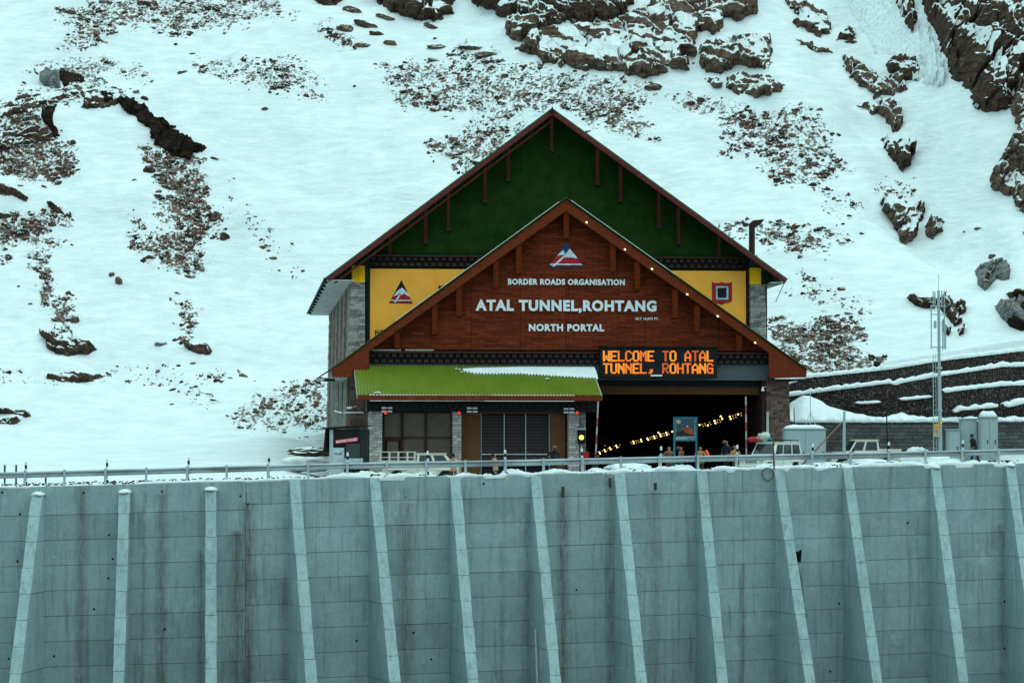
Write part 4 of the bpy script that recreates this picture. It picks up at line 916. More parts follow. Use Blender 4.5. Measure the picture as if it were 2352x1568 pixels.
B(MB().bb(hit(849, 700, 0)[0], hit(1713, 700, 0)[0], 0, .3, hit(1300, 830, 0)[1], hit(1268, 616, 0)[1]), 'upper_wall', M['black'])
# --- stone pillars built course by course
def pillar(quad, c0, c1, mat, name='stone_pillar', course=.16, stone=.42, par=None, sides=True):
    """quad: (xl_top, xr_top, z_top, xl_bot, xr_bot, z_bot); front plane at c0"""
    xt0, xt1, zt, xb0, xb1, zb = quad
    core = B(MB().prism([(xb0 + .04, zb), (xb1 - .04, zb), (xt1 - .04, zt), (xt0 + .04, zt)], c0 + .04, c1), name, M['joint'])
    mb = MB(); z = zb; r = 0
    while z < zt - .02:
        h = min(course * RNG.uniform(.75, 1.25), zt - z); t = (z + h / 2 - zb) / (zt - zb); a = xb0 + (xt0 - xb0) * t; b = xb1 + (xt1 - xb1) * t
        x = a
        while x < b - .02:
            w_ = min(stone * RNG.uniform(.5, 1.5), b - x)
            if b - x - w_ < .12: w_ = b - x
            mb.bb(x + .008, x + w_ - .008, c0 - RNG.uniform(0, .035), c0 + .1, z + .008, z + h - .008); x += w_
        if sides:
            y = c0 + .1
            while y < c1 - .02:
                w_ = min(stone * RNG.uniform(.6, 1.6), c1 - y); s = RNG.uniform(0, .03)
                mb.bb(a - s, a + .1, y + .01, y + w_ - .01, z + .008, z + h - .008); y += w_
        z += h; r += 1
    return setp(B(mb, 'stone_cladding', mat, core), kind='stuff')
def q(top, bot, c, yt, yb=None):
    a, zt = hit(top[0], yt, c); b, _ = hit(top[1], yt, c)
    e, zb = hit(bot[0], yb, c) if yb else (hit(bot[0], 1000, c)[0], G); f = hit(bot[1], yb or 1000, c)[0]
    return (a, b, zt, e, f, zb)
pillar(q((806, 838), (788, 840), -.5, 648), -.5, .8, M['stoneL'])
pillar(q((1724, 1757), (1722, 1771), -.5, 653), -.5, .8, M['stoneL'])
# plinth caps painted yellow
B(MB().bb(hit(808, 620, -.55)[0], hit(822.5, 620, -.55)[0], -.6, .3, hit(820, 649, -.55)[1], hit(820, 610, -.55)[1]), 'yellow_cap', M['yellowcap'], bevel=.02)
B(MB().bb(hit(823, 620, -.55)[0], hit(838, 620, -.55)[0], -.6, .3, hit(820, 649, -.55)[1], hit(820, 610, -.55)[1]), 'yellow_cap', M['yellowcap'], bevel=.02)
B(MB().bb(hit(1723, 620, -.55)[0], hit(1748, 620, -.55)[0], -.6, .3, hit(1735, 653, -.55)[1], hit(1735, 615, -.55)[1]), 'yellow_cap', M['yellowcap'], bevel=.02)
# --- long left side wall with pale fins
sx0 = hit(799, 660, .8)[0]; sxb = hit(789, 1000, .8)[0]
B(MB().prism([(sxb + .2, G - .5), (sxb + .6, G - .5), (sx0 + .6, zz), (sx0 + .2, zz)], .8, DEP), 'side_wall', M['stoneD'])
mb = MB()
z = G
while z < zz:
    y = .8; h = .28
    while y < DEP:
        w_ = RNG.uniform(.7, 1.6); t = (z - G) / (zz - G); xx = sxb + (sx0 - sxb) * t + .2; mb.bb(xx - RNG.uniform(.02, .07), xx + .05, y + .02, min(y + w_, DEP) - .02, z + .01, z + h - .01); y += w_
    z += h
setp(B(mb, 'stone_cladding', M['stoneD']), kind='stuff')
for k in range(6):
    c = 2.0 + k * 7.4
    B(MB().prism([(sxb + .06, G - .4), (sxb + .4, G - .4), (sx0 + .4, zz), (sx0 + .06, zz)], c, c + .3), 'wall_fin', M['fin'])
_k2 = math.tan(TH) + 196 / FPX
B(MB().hull8([(wr - .1, .8, G), (wr + .3, .8, G), (wr + .3, .8, R0[1] - .2), (wr - .1, .8, R0[1] - .2)], [(wr - .1 + 22 * _k2, 22.8, G), (wr + .3 + 22 * _k2, 22.8, G), (wr + .3 + 22 * _k2, 22.8, R0[1] - .2), (wr - .1 + 22 * _k2, 22.8, R0[1] - .2)]), 'side_wall', M['stoneD'])
# chimney pipe through the right slope
fr = FR; c = 6.0
a = hit(1727, 590, c); b = hit(1727, 517, c); e = hit(1733, 509, c); f = hit(1752, 507, c)
ch = B(MB().tube((a[0], c, a[1]), (b[0], c, b[1]), .21, n=14), 'chimney_pipe', M['darkbrown'], smooth=False)
g0 = [(b[0] - .21, b[1] - .05), (b[0] + .21, b[1] - .15), (f[0] - .18, f[1] - .28), (f[0] + .1, f[1] + .1), (e[0] - .1, e[1] + .08), (b[0] - .19, b[1] + .1)]
B(MB().prism(g0, c - .2, c + .2), 'pipe_cowl', M['darkbrown'], ch, bevel=.03)
# stay wire right of the roof
w0 = hit(1809, 641, CF); w1 = hit(1762, 700, 6)
mb = MB(); mb.path([FR.w(w0[0] - .0, CF, w0[1] + .0), FR.w(w0[0] + .9, 2, w0[1] + .35), FR.w(w0[0] + 2.0, 7, w0[1] + .75)], .02, 5); mb.tube(FR.w(w0[0] - .1, CF, w0[1]), FR.w(w1[0] - .2, 2, w1[1]), .03, n=5)
o = mb.build('stay_wire', M['zincpost']); setp(o, 'thin sagging wire leaving the right roof tip', 'wire')

# --- front wooden gable
CG = -7.0; CB = -8.0
iA = (1300, 478); iL = (849, 806); iR = (1766, 806)
lo_z = hit(1300, 804, CG)[1]; pa = hit(1300, 480, CG); pl = hit(840, 806, CG); pr = hit(1772, 806, CG)
fw = B(MB().prism([(pa[0], pa[1]), (pl[0], lo_z), (pr[0], lo_z)], CG + .02, CG + .3), 'wooden_gable_wall', M['darkbrown'])
def gz(x): return lo_z + ((x - pl[0]) / (pa[0] - pl[0]) if x < pa[0] else (pr[0] - x) / (pr[0] - pa[0])) * (pa[1] - lo_z)
joints = [hit(x, 800, CG)[0] for x in (921, 1033, 1082, 1195, 1306, 1419, 1481, 1583, 1650)] + [pl[0] + .02, pr[0] - .02, pa[0]]
joints.sort(); jz = [lo_z + 2.6, lo_z + 5.9]
for a, b in zip(joints[:-1], joints[1:]):
    if b - a < .08: continue
    B(MB().prism([(a + .012, lo_z), (b - .012, lo_z), (b - .012, gz(b)), (a + .012, gz(a))], CG - .04, CG + .01), 'cladding_panel', M['wood'], fw)
# big brown bargeboards
oA, oL, oR = (1300, 457), (760, 850), (1853, 850)
def fas(pts, name='bargeboard', mat='fascia', c0=CB, c1=CB + .14): return B(MB().prism(pix(pts, CB), c0, c1), name, M[mat], bevel=.01)
fas([(1300, 458), (1300, 485), (848, 806), (847.7, 848), (809, 849), (809, 866), (763, 865.5), (761, 849)])
fas([(1300, 458), (1300, 485), (1766, 810), (1767, 869), (1852, 866), (1853, 850)])
# roof sheet of the porch
pA, pL, pR = hit(1300, 455, CB), hit(757, 850, CB), hit(1856, 850, CB)
slope(pA, pL, CB - .12, 0.4, -.0, .05, 'porch_roof', M['sheet']); slope(pA, pR, CB - .12, 0.4, -.0, .05, 'porch_roof', M['sheet'])
def rim(a, b, t0, t1):
    d = (b[0] - a[0], b[1] - a[1]); p = lambda t, o: (a[0] + d[0] * t, a[1] + d[1] * t + o)
    return [p(t0, .055), p(t1, .055), p(t1, .10), p(t0, .10)]
o = B(MB().prism(rim(pA, pL, .03, .72), CB - .1, CB + .5), 'snow_dusting', M['snow']); setp(o, kind='stuff')
o = B(MB().prism(rim(pA, pR, .02, .45), CB - .1, CB + .3), 'snow_dusting', M['snow']); setp(o, kind='stuff')
# eave return at the left: white soffit, black gutter
e0 = hit(765, 866, CB); 
B(MB().bb(e0[0] - .55, e0[0] + .9, CB + .15, -.4, e0[1] - .08, e0[1] - .02), 'soffit_panel', M['soffit'])
B(MB().prism([(pL[0] + .1, pL[1] - .05), (e0[0] - .05, e0[1]), (pL[0] - .0, pL[1] - .5)], CB + .2, CB + .3), 'eave_end', M['soffit'])
mb = MB(); mb.bar((pL[0], CB - .1, pL[1]), (pL[0] - .75, CB + .6, pL[1] - .5), .08, .3); B(mb, 'gutter', M['black'])
mb = MB(); mb.bar((e0[0] - .5, CB + .5, e0[1] - .12), (e0[0] + .1, CB + .8, e0[1] - .12), .22, .2); B(mb, 'gutter', M['black'])
B(MB().bb(hit(1767, 870, CB)[0], hit(1852, 870, CB)[0], CB + .15, -.4, e0[1] - .08, e0[1] - .02), 'soffit_panel', M['darkbrown'])
for x, y0, y1 in [(1300, 484, 546), (1191, 556, 626), (1139, 598, 659), (1054, 654, 724), (998, 698, 766), (912, 762, 803), (1407, 552, 622), (1463, 600, 662), (1550, 664, 728), (1600, 700, 760), (1697, 768, 803)]:
    brace(x, y0, y1, CB + .3, CG - .16, .34, M['post'], foot=False, par=fw)
# little lamps below the right bargeboard
lamp_m = emit('warm_led', (1.0, 1.0, 0.45), 1.8)
lm = MB().box((0, 0, 0), (.12, .09, .07), Euler((0, rad(35), 0)).to_matrix()).mesh('gable_lamp'); lm.materials.append(lamp_m)
for x, y in [(1347, 511), (1435, 573), (1497, 618), (1578, 676), (1648, 726), (1734, 787)]:
    a = hit(x, y, CB); piece('gable_lamp', lm, bld, (a[0], CB - .08, a[1]))
# lower frieze and beams
frieze(848, 1767, 806, 836, CG - .02, rows=2)
B(MB().bb(hit(848, 850, CG)[0], hit(1767, 850, CG)[0], CG, CG + .6, hit(1300, 872, CG)[1], hit(1300, 835.5, CG)[1]), 'lintel', M['greybeam'])
for x0, x1 in [(852, 920), (930, 995)]: B(MB().bb(hit(x0, 804, CG)[0], hit(x1, 804, CG)[0], CG - .34, CG - .31, hit(x0, 805.5, CG)[1], hit(x0, 802.5, CG)[1]), 'pale_flashing', M['fin'])
B(MB().bb(hit(1340, 885, CG)[0], hit(1750, 885, CG)[0], CG + .9, CG + 1.5, hit(1300, 905, CG + .9)[1], hit(1300, 885, CG + .9)[1]), 'inner_beam', M['brownwall'])
B(MB().bb(hit(1340, 885, CG)[0], hit(1767, 885, CG)[0], CG + .6, CG + .8, hit(1300, 886, CG + .6)[1], hit(1300, 871, CG + .6)[1]), 'inner_beam', M['black'])
# porch side pillars
pillar(q((1760, 1812), (1760, 1820), CG - .2, 869.5), CG - .2, CG + 1.6, M['stoneD'], sides=False)
pillar(q((806, 850), (800, 850), CG - .2, 864), CG - .2, CG + 1.6, M['stoneD'])
B(MB().bb(hit(1750, 900, CG)[0], hit(1762, 900, CG)[0], CG, 0, G, hit(1750, 872, CG)[1]), 'porch_wall', M['darkbrown'])
B(MB().bb(hit(806, 900, CG)[0] + .3, hit(806, 900, CG)[0] + .8, CG + 1.6, .8, G, lo_z), 'porch_wall', M['stoneD'])
# fins on the lower side wall of the porch
for k, (x, xx) in enumerate([(766, 765), (774, 772), (783, 780), (793, 787)]):
    c = -.6 - k * 1.7; a = hit(x, 868, c); b = hit(xx, 1000, c)
    B(MB().prism([(a[0] - .09, a[1]), (a[0] + .09, a[1]), (b[0] + .12, G), (b[0] - .12, G)], c, c + .2), 'wall_fin', M['fin'])
px0 = hit(757, 900, 0)[0]
B(MB().bb(px0 + .5, hit(812, 900, CG + 1.6)[0], -.4, .3, G, e0[1] - .1), 'porch_side_wall', M['stoneD'])
B(MB().prism([(hit(800, 870, CG)[0] + .05, G), (hit(806, 870, CG)[0] + .4, G), (hit(806, 870, CG)[0] + .4, e0[1] - .1), (hit(800, 870, CG)[0] + .05, e0[1] - .1)], CG + 1.6, -.4), 'porch_side_wall', M['stoneD'])

# --- tunnel bore: dark lining going back into the mountain
TD = 175.0
bore = thing('tunnel_bore', 'unlit tunnel bore running back into the mountain from the portal', 'tunnel', BOR)
def T(mb, n, m): return mb.build(n, m, bore, BOR)
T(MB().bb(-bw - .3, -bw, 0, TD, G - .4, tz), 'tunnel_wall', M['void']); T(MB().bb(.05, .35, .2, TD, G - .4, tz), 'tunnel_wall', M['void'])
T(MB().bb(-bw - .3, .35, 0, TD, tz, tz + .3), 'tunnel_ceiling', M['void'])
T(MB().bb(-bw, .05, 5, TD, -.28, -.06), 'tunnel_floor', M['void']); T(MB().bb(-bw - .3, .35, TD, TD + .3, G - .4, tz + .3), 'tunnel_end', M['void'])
br = [(147,975),(155,998),(248,950),(255,977),(331,935),(344,955),(418,908),(430,933),(480,860),(502,883),(508,908),(581,862),(592,888),(662,846),(1022,757),(1133,762),(1220,703),(1232,733),(1302,645),(1322,677),(1423,648),(1434,678),(1532,618),(1647,583),(1652,615),(1762,547),(1764,583),(1796,503)]
dim = [(112,985),(130,1008),(180,968),(208,962),(190,992),(222,985),(365,922),(390,915),(450,898),(375,945),(402,938),(458,925),(525,875),(550,870),(605,857),(535,903),(560,897),(620,883),(1055,750),(1090,740),(1155,725),(1072,775),(1102,767),(1172,752),(1256,695),(1288,688),(1265,725),(1298,715),(1463,638),(1498,625),(1573,605),(1470,668),(1505,657),(1578,636),(1713,567),(1728,597),(1805,570)]
br = [(1429.2 + a / 5.76, 843.9 + b / 5.76) for a, b in br] + [(1048 + a / 5.76, 843.9 + b / 5.76) for a, b in [(1893,1118),(1903,1138),(1960,1085),(1972,1107),(2030,1060),(2042,1080),(2116,1030),(2127,1053)]]
dim = [(1429.2 + a / 5.76, 843.9 + b / 5.76) for a, b in dim] + [(1048 + a / 5.76, 843.9 + b / 5.76) for a, b in [(1970,1030),(1878,1170),(1935,1100),(1995,1095),(2010,1070),(2062,1072),(2090,1040),(2150,1047),(2166,1022)]]
gl_m = emit('lamp_glow', (1.0, 0.95, 0.22), 3.2); pk_m = emit('lamp_dim_glow', (1.0, 0.42, 0.22), 1.2); hs_m = M['black']
lp = []
for nm, m, r in (('glowing', gl_m, .062), ('dim', pk_m, .036)):
    t = thing('tunnel_lamp', 'x', 'lamp', (0, 0, -50)); 
    me = MB().sphere((0, 0, 0), r, 10, 6, (1, .4, 1)).mesh('lens'); me.materials.append(m); piece('lens', me, t)
    me = MB().bb(-r * 1.3, r * 1.3, r * .3, r * .3 + .12, -r * 1.2, r * 1.2).mesh('housing'); me.materials.append(hs_m); piece('housing', me, t)
    lp.append(t)
for kind, lst in ((0, br), (1, dim)):
    for k, (x, y) in enumerate(lst):
        t = lp[kind] if k == 0 else copy_tree(lp[kind])
        f = np.clip((1745 - x) / 370, 0, 1); p = P(x, y, 186 + 150 * f); t.location = p; t['group'] = ('bright' if kind == 0 else 'dim') + ' lamps strung along the dark tunnel'
        s = 1 + .25 * f; t.scale = (s, s, s)
        n_ = sum(1 for q_ in lst if q_[0] < x) + 1; sf = 'th' if 10 <= n_ % 100 <= 20 else {1: 'st', 2: 'nd', 3: 'rd'}.get(n_ % 10, 'th')
        t['label'] = ('bright yellow green tunnel lamp, ' if kind == 0 else 'small dim pink tunnel lamp, ') + str(n_) + sf + ' counted from the low left end'

# ================================================================== LETTERING AND EMBLEMS
def make_texts(specs):
    """specs: key -> (string, offset); returns key -> (verts (x,y), faces) flat meshes"""
    obs = {}
    for k, (st, off) in specs.items():
        cu = bpy.data.curves.new('txt', 'FONT'); cu.body = st; cu.offset = off; cu.size = 1; cu.space_character = 1.0 + off * 3; cu.resolution_u = 3
        o = bpy.data.objects.new('txt', cu); C.objects.link(o); obs[k] = o
    bpy.context.view_layer.update(); dg = bpy.context.evaluated_depsgraph_get(); out = {}
    for k, o in obs.items():
        me = bpy.data.meshes.new_from_object(o.evaluated_get(dg)); vs = np.array([v.co[:2] for v in me.vertices]); fs = [tuple(p.vertices) for p in me.polygons]
        par = list(range(len(vs)))
        def find(a):
            while par[a] != a: par[a] = par[par[a]]; a = par[a]
            return a
        for f in fs:
            for i in f[1:]: par[find(i)] = find(f[0])
        groups = {}
        for f in fs: groups.setdefault(find(f[0]), []).append(f)
        isl = []
        for g in groups.values():
            ids = sorted({i for f in g for i in f}); mp = {a: b for b, a in enumerate(ids)}; isl.append((vs[ids], [tuple(mp[i] for i in f) for f in g]))
        isl.sort(key=lambda t: t[0][:, 0].min()); out[k] = isl
        bpy.data.objects.remove(o); bpy.data.meshes.remove(me)
    return out
TXT = make_texts({'bro': ('BORDER ROADS ORGANISATION', .045), 'atal': ('ATAL TUNNEL,ROHTANG', .048), 'np': ('NORTH PORTAL', .045), 'alt': ('ALT 10,075 FT.', .02), 'NO': ('NO', .03), 'B': ('B', .04), 'mp': ('MILITARY POLICE', .03), 'hi': ('सेना पुलिस', .01)})
def letters(key, box, fr, c, parent, mat, depth=.05, name='letter', join=False):
    isl = TXT[key]; al = np.concatenate([i[0] for i in isl]); x0, x1 = al[:, 0].min(), al[:, 0].max(); yt = al[:, 1].max(); yb = 0.0 if key != 'hi' else al[:, 1].min()
    a, zb = fr.hit(box[0], box[3], c); b, _ = fr.hit(box[1], box[3], c); zt = fr.hit((box[0] + box[1]) / 2, box[2], c)[1]; zb = fr.hit((box[0] + box[1]) / 2, box[3], c)[1]
    mbs = []
    for vs, fs in isl:
        X = a + (vs[:, 0] - x0) / (x1 - x0) * (b - a); Z = zb + (vs[:, 1] - yb) / (yt - yb) * (zt - zb); n = len(vs); mb = MB()
        edges = {}
        for f in fs:
            for p, q_ in zip(f, f[1:] + f[:1]): edges[(p, q_)] = 1
        bd = [(p, q_) for (p, q_) in edges if (q_, p) not in edges]
        mb.add([(x, c - depth, z) for x, z in zip(X, Z)] + [(x, c, z) for x, z in zip(X, Z)], [f for f in fs] + [tuple(i + n for i in reversed(f)) for f in fs] + [(p, q_, q_ + n, p + n) for p, q_ in bd]); mbs.append(mb)
    if join:
        m2 = MB()
        for mb in mbs: m2.add(mb.v, mb.f)
        mbs = [m2]
    for mb in mbs: o = mb.build(name, mat, parent, fr)
    if join: setp(o, kind='stuff')
letters('bro', (1166.5, 1435, 640.7, 653.6), FR, CG - .05, fw, M['letter'])
letters('atal', (1092, 1507.5, 688.9, 713), FR, CG - .05, fw, M['letter'], .08)
letters('np', (1214.5, 1387.5, 744, 759.6), FR, CG - .05, fw, M['letter'])
letters('alt', (1459, 1513, 729, 734.5), FR, CG - .05, fw, M['letter'], .03)
EC = {'navy': simple('emblem_navy', (0.012, 0.05, 0.10), .5, bstr=0), 'blk': M['black'], 'wht': simple('emblem_white', (0.55, 0.68, 0.72), .5, bstr=0), 'red': simple('emblem_red', (0.42, 0.012, 0.02), .5, bstr=0), 'dred': simple('emblem_dark_red', (0.16, 0.012, 0.03), .5, bstr=0), 'lblue': simple('emblem_light_blue', (0.36, 0.52, 0.60), .5, bstr=0)}
def emblem(layers, off, sc, c, parent, names):
    par = parent
    for k, (col, poly) in enumerate(layers):
        o = MB().prism([FR.hit(off[0] + x / sc, off[1] + y / sc, c) for x, y in poly], c - .015 - .006 * k, c).build(names[k], EC[col], par, FR)
        if k == 0: par = o if parent.parent is None else parent
    return o
emblem([('navy', [(287,1246),(447,1474),(128,1474)]), ('wht', [(210,1366),(262,1315),(278,1350),(272,1362),(262,1357),(250,1364),(240,1358),(226,1367)]), ('wht', [(320,1305),(395,1394),(382,1386),(370,1392),(356,1380),(345,1388),(330,1378),(318,1386),(300,1378),(288,1386),(275,1380),(280,1355)]), ('red', [(212,1370),(240,1360),(270,1362),(186,1436),(158,1436)]), ('red', [(277,1383),(300,1385),(330,1383),(360,1392),(398,1398),(424,1436),(206,1436)]), ('wht', [(150,1438),(425,1438),(431,1449),(146,1449)]), ('dred', [(146,1452),(432,1452),(438,1465),(138,1465)]), ('wht', [(270,1364),(284,1372),(184,1462),(166,1460)])], (1225.0, 231.4), 3.84, CG - .05, fw, ['emblem_plate', 'snow_peak', 'snow_peak', 'red_slope', 'red_slope', 'road_stripe', 'red_stripe', 'road_stripe'])

# yellow sign board behind the wooden gable
sb = thing('yellow_sign_board', 'wide yellow sign board above the porch, its middle hidden by the wooden gable', 'sign board', FR)
bx = [hit(850, 617, -.1), hit(1712.5, 622.5, -.1)]; zbt = hit(1300, 808, -.1)[1]
ed = [850, 1000, 1150, 1300, 1450, 1600, 1712.5]
for a, b in zip(ed[:-1], ed[1:]):
    za, zb2 = bx[0][1] + (bx[1][1] - bx[0][1]) * (a - 850) / 862, bx[0][1] + (bx[1][1] - bx[0][1]) * (b - 850) / 862; xa, xb = hit(a, 620, -.1)[0], hit(b, 620, -.1)[0]
    bp = MB().prism([(xa + .002, za), (xb - .002, zb2), (xb - .002, zbt), (xa + .002, zbt)], -.16, -.1).build('board_panel', M['yellow'], sb, FR)
emblem([('blk', [(1113,328),(1232,578),(980,573)]), ('wht', [(1120,408),(1150,438),(1188,482),(1202,507),(1170,494),(1140,472),(1112,488),(1095,472),(1060,488),(1026,503),(1060,452),(1090,428)]), ('red', [(1024,506),(1062,490),(1092,468),(1110,490),(1140,474),(1192,502),(1208,536),(1004,535)]), ('wht', [(1003,538),(1210,539),(1214,550),(998,549)]), ('red', [(996,552),(1216,554),(1224,570),(989,566)]), ('wht', [(1086,484),(1102,490),(1052,568),(1034,563)])], (680.6, 571.7), 4.608, -.16, sb, ['emblem_plate', 'snow_peak', 'red_slope', 'road_stripe', 'red_stripe', 'road_stripe'])
emblem([('dred', [(635,345),(655,357),(700,362),(742,350),(780,362),(825,357),(848,345),(848,540),(835,563),(790,572),(742,593),(700,578),(655,570),(636,545)]), ('red', [(640,352),(657,362),(700,368),(742,356),(780,368),(825,362),(843,352),(843,538),(832,558),(790,567),(742,586),(700,572),(657,564),(641,542)]), ('blk', [(670,395),(680,388),(806,388),(816,396),(816,542),(672,542)]), ('lblue', [(676,400),(684,394),(802,394),(810,402),(810,536),(678,536)]), ('blk', [(694,412),(790,410),(788,517),(696,517)])], (1497.2, 571.7), 4.608, -.16, sb, ['shield_edge', 'shield', 'frame_edge', 'shield_frame', 'shield_centre'])
letters('NO', (861.5, 884, 757, 770.5), FR, -.16, sb, M['black'], .02); letters('B', (1007, 1032, 656, 688), FR, -.16, sb, M['black'], .02)

# LED message board
led = thing('led_message_board', 'black LED message board with amber WELCOME text at the right of the porch', 'message board', FR)
a = hit(1378, 797, CG - .9); b = hit(1647, 868, CG - .9); cL = CG - .9
MB().bb(a[0], b[0], cL, cL + .45, b[1], a[1]).build('board_case', M['black'], led, FR, bevel=.03)
MB().bb(a[0] - .05, b[0] + .05, cL - .12, cL + .3, a[1], a[1] + .06).build('board_hood', M['black'], led, FR)
MB().bb(a[0] + .3, a[0] + .36, cL + .45, CG, b[1] + .4, b[1] + .6).bb(b[0] - .36, b[0] - .3, cL + .45, CG, b[1] + .4, b[1] + .6).build('bracket', M['darkbrown'], led, FR)
FONT = {'W': '10001 10001 10001 10101 10101 11011 10001', 'E': '11111 10000 10000 11110 10000 10000 11111', 'L': '10000 10000 10000 10000 10000 10000 11111', 'C': '01110 10001 10000 10000 10000 10001 01110', 'O': '01110 10001 10001 10001 10001 10001 01110', 'M': '10001 11011 10101 10101 10001 10001 10001', 'T': '11111 00100 00100 00100 00100 00100 00100', 'A': '00100 01010 10001 10001 11111 10001 10001', 'U': '10001 10001 10001 10001 10001 10001 01110', 'N': '10001 11001 11101 10111 10011 10001 10001', ',': '00000 00000 00000 00000 00110 00110 01100', 'R': '11110 10001 10001 11110 10100 10010 10001', 'H': '10001 10001 10001 11111 10001 10001 10001', 'G': '01110 10001 10000 10111 10001 10001 01111'}
am = []
for k, (cc, st) in enumerate([((1.0, .27, .02), .9), ((1.0, .20, .015), .6), ((.85, .12, .012), .36)]): am.append(emit('amber_led', cc, st))
for row, (st, yt, yb) in enumerate([('WELCOME TO ATAL', 805.3, 830), ('TUNNEL, ROHTANG', 834, 858)]):
    for i, ch in enumerate(st):
        if ch == ' ': continue
        x0 = 1385.3 + i * 17.0; mb = MB()
        for r, bits in enumerate(FONT[ch].split()):
            for q_ in range(5):
                if bits[q_] == '1':
                    pw = 14.4 / 5; ph = (yb - yt) / 7
                    for s_ in range(2):
                        u = hit(x0 + q_ * pw - .5, yt + r * ph + s_ * ph / 2 + .12, cL); v_ = hit(x0 + (q_ + 1) * pw + .9, yt + r * ph + (s_ + 1) * ph / 2 - .38, cL)
                        mb.bb(u[0], v_[0], cL - .012, cL, v_[1], u[1])
        MB_ = mb.build('lit_letter', am[[0, 0, 1, 1, 0, 1, 0, 0, 2, 0, 0, 1, 2, 1, 0][i] if row == 0 else [0, 0, 0, 1, 0, 1, 1, 0, 2, 0, 1, 1, 0, 0, 1][i]], led, FR)
a = hit(1494, 862, cL); MB().bb(a[0], a[0] + .75, cL - .03, cL, a[1] - .05, a[1] + .05).build('maker_plate', M['white'], led, FR)

# ================================================================== OFFICE UNDER THE GREEN CANOPY
off = thing('canopy_office', 'low office with a corrugated green canopy roof attached to the portal front', 'office', FR)
CFo, CBk = -12.3, -7.45
def O(mb, n, m, par=None, **k): return mb.build(n, m, par or off, FR, **k)
zF = hit(1100, 907, CFo)[1]; zB = hit(1100, 841, CBk)[1]; xl0 = hit(821, 907, CFo)[0]; xr0 = hit(1382, 907, CFo)[0]; xcut = hit(847.5, 851, -8.15)[0]
M['corr'] = simple('corrugated_green_sheet', (0.125, 0.175, 0.015), 0.38, var=0.12, scale=.8, dirt=(0.17, 0.19, 0.02), bstr=0)
per = 0.20; ncol = int((xr0 - xl0) / per * 6); xs = np.linspace(xl0, xr0, ncol); wav = .034 * np.cos((xs - xl0) / per * 2 * math.pi)
def roofpt(x, c, up=0): return (x, c, zF + (zB - zF) * (c - CFo) / (CBk - CFo) + up)
vs = []; rows = 5
for r in range(rows):
    for x, wv in zip(xs, wav):
        ce = CBk if x > xcut else -8.2; c = CFo - .05 + (ce - CFo + .05) * r / (rows - 1); vs.append(roofpt(x, c, wv + .03))
O(MB().add(vs, [tuple(f) for f in grid_faces(rows, ncol)]), 'corrugated_roof', M['corr'])
sn = MB(); r_ = random.Random(3); x0s, x1s = hit(1062, 850, -8)[0], hit(1366, 850, -8)[0]; nx = int((x1s - x0s) / per * 6); sx = np.linspace(x0s, x1s, nx); top = []; bot = []
def cy(y): return CFo + (907 - y) / 66 * (CBk - CFo)
n1 = vn(sx * 5, sx * 0, 9); tr = np.linspace(0, 1, nx)
yb_ = np.interp(tr, [0, .03, .1, .4, .62, .85, 1], [853, 856, 859.5, 859, 863, 867, 869.5]) + n1 * 1.5 + 2.0 * (np.cos((sx - xl0) / per * 2 * math.pi)) * .9
yt_ = np.interp(tr, [0, .1, .5, 1], [851, 847, 843.5, 843.5])
V = []
for t in np.linspace(0, 1, 7):
    for x, a, b in zip(sx, yt_, yb_):
        p = roofpt(x, cy(a + (b - a) * t), .05 + .12 * math.sin(math.pi * min(1, max(0, t * 1.0))) ** .5); V.append(p)
o = O(MB().add(V, [tuple(f) for f in grid_faces(7, nx)]), 'roof_snow', M['snow'], smooth=True)
mb = MB()
for x, y in [(1048, 849), (1056, 851), (1060, 857), (862, 905), (868, 903.5), (872, 905), (1255, 872), (1259, 872)]:
    u = hit(x, y, cy(y)); mb.sphere(roofpt(u[0], cy(y), .06), .09, 8, 5, (1, 2.2, .6))
setp(O(mb, 'snow_blob', M['snow'], smooth=True), kind='stuff')
O(MB().bb(xl0, xr0, CFo - .08, CFo - .02, hit(1100, 920, CFo)[1], zF - .02), 'fascia', M['fascia'])
for x, c0, c1 in ((xl0, CFo, -8.2), (xr0, CFo, CBk)): O(MB().hull8([roofpt(x - .03, c0, -.25), roofpt(x + .03, c0, -.25), roofpt(x + .03, c0, .02), roofpt(x - .03, c0, .02)], [roofpt(x - .03, c1, -.25), roofpt(x + .03, c1, -.25), roofpt(x + .03, c1, .02), roofpt(x - .03, c1, .02)]), 'verge_board', M['fin'])
O(MB().bb(hit(843, 930, -11)[0], hit(1372, 930, -11)[0], -11, -7.3, hit(1100, 945, -11)[1], hit(1100, 921, -11)[1]), 'dark_beam', M['black'])
dd = MB().box((0, 0, 0), (.2, .1, .12)).mesh('dentil'); dd.materials.append(M['darkbrown'])
for k in range(34): a = hit(850 + k * 15.3, 932, -11.05); piece('dentil', dd, off, (a[0], -11.04, a[1]))
CW = -10.3
for (a, b, nm) in ((848, 878, 0), (1040, 1060, 1), (1306, 1330, 2)):
    u, v_ = hit(a, 1000, -10.8)[0], hit(b, 1000, -10.8)[0]; pillar((u, v_, hit(a, 943, -10.8)[1], u - (.12 if nm == 0 else 0), v_, G), -10.8, CW + .1, M['stoneW'], par=off, stone=.36, course=.17)
uL, uR = hit(848, 1000, CW)[0], hit(1345, 1000, CW)[0]
O(MB().bb(uL, uR, CW + .35, CW + .6, G, zF - .4), 'back_wall', M['brownwall']); O(MB().bb(uL, uL + .25, CW, -7.2, G, zF - .4), 'side_wall', M['stoneD']); O(MB().bb(uR - .3, uR, CW, -7.0, G, zF + .2), 'side_wall', M['darkbrown'])
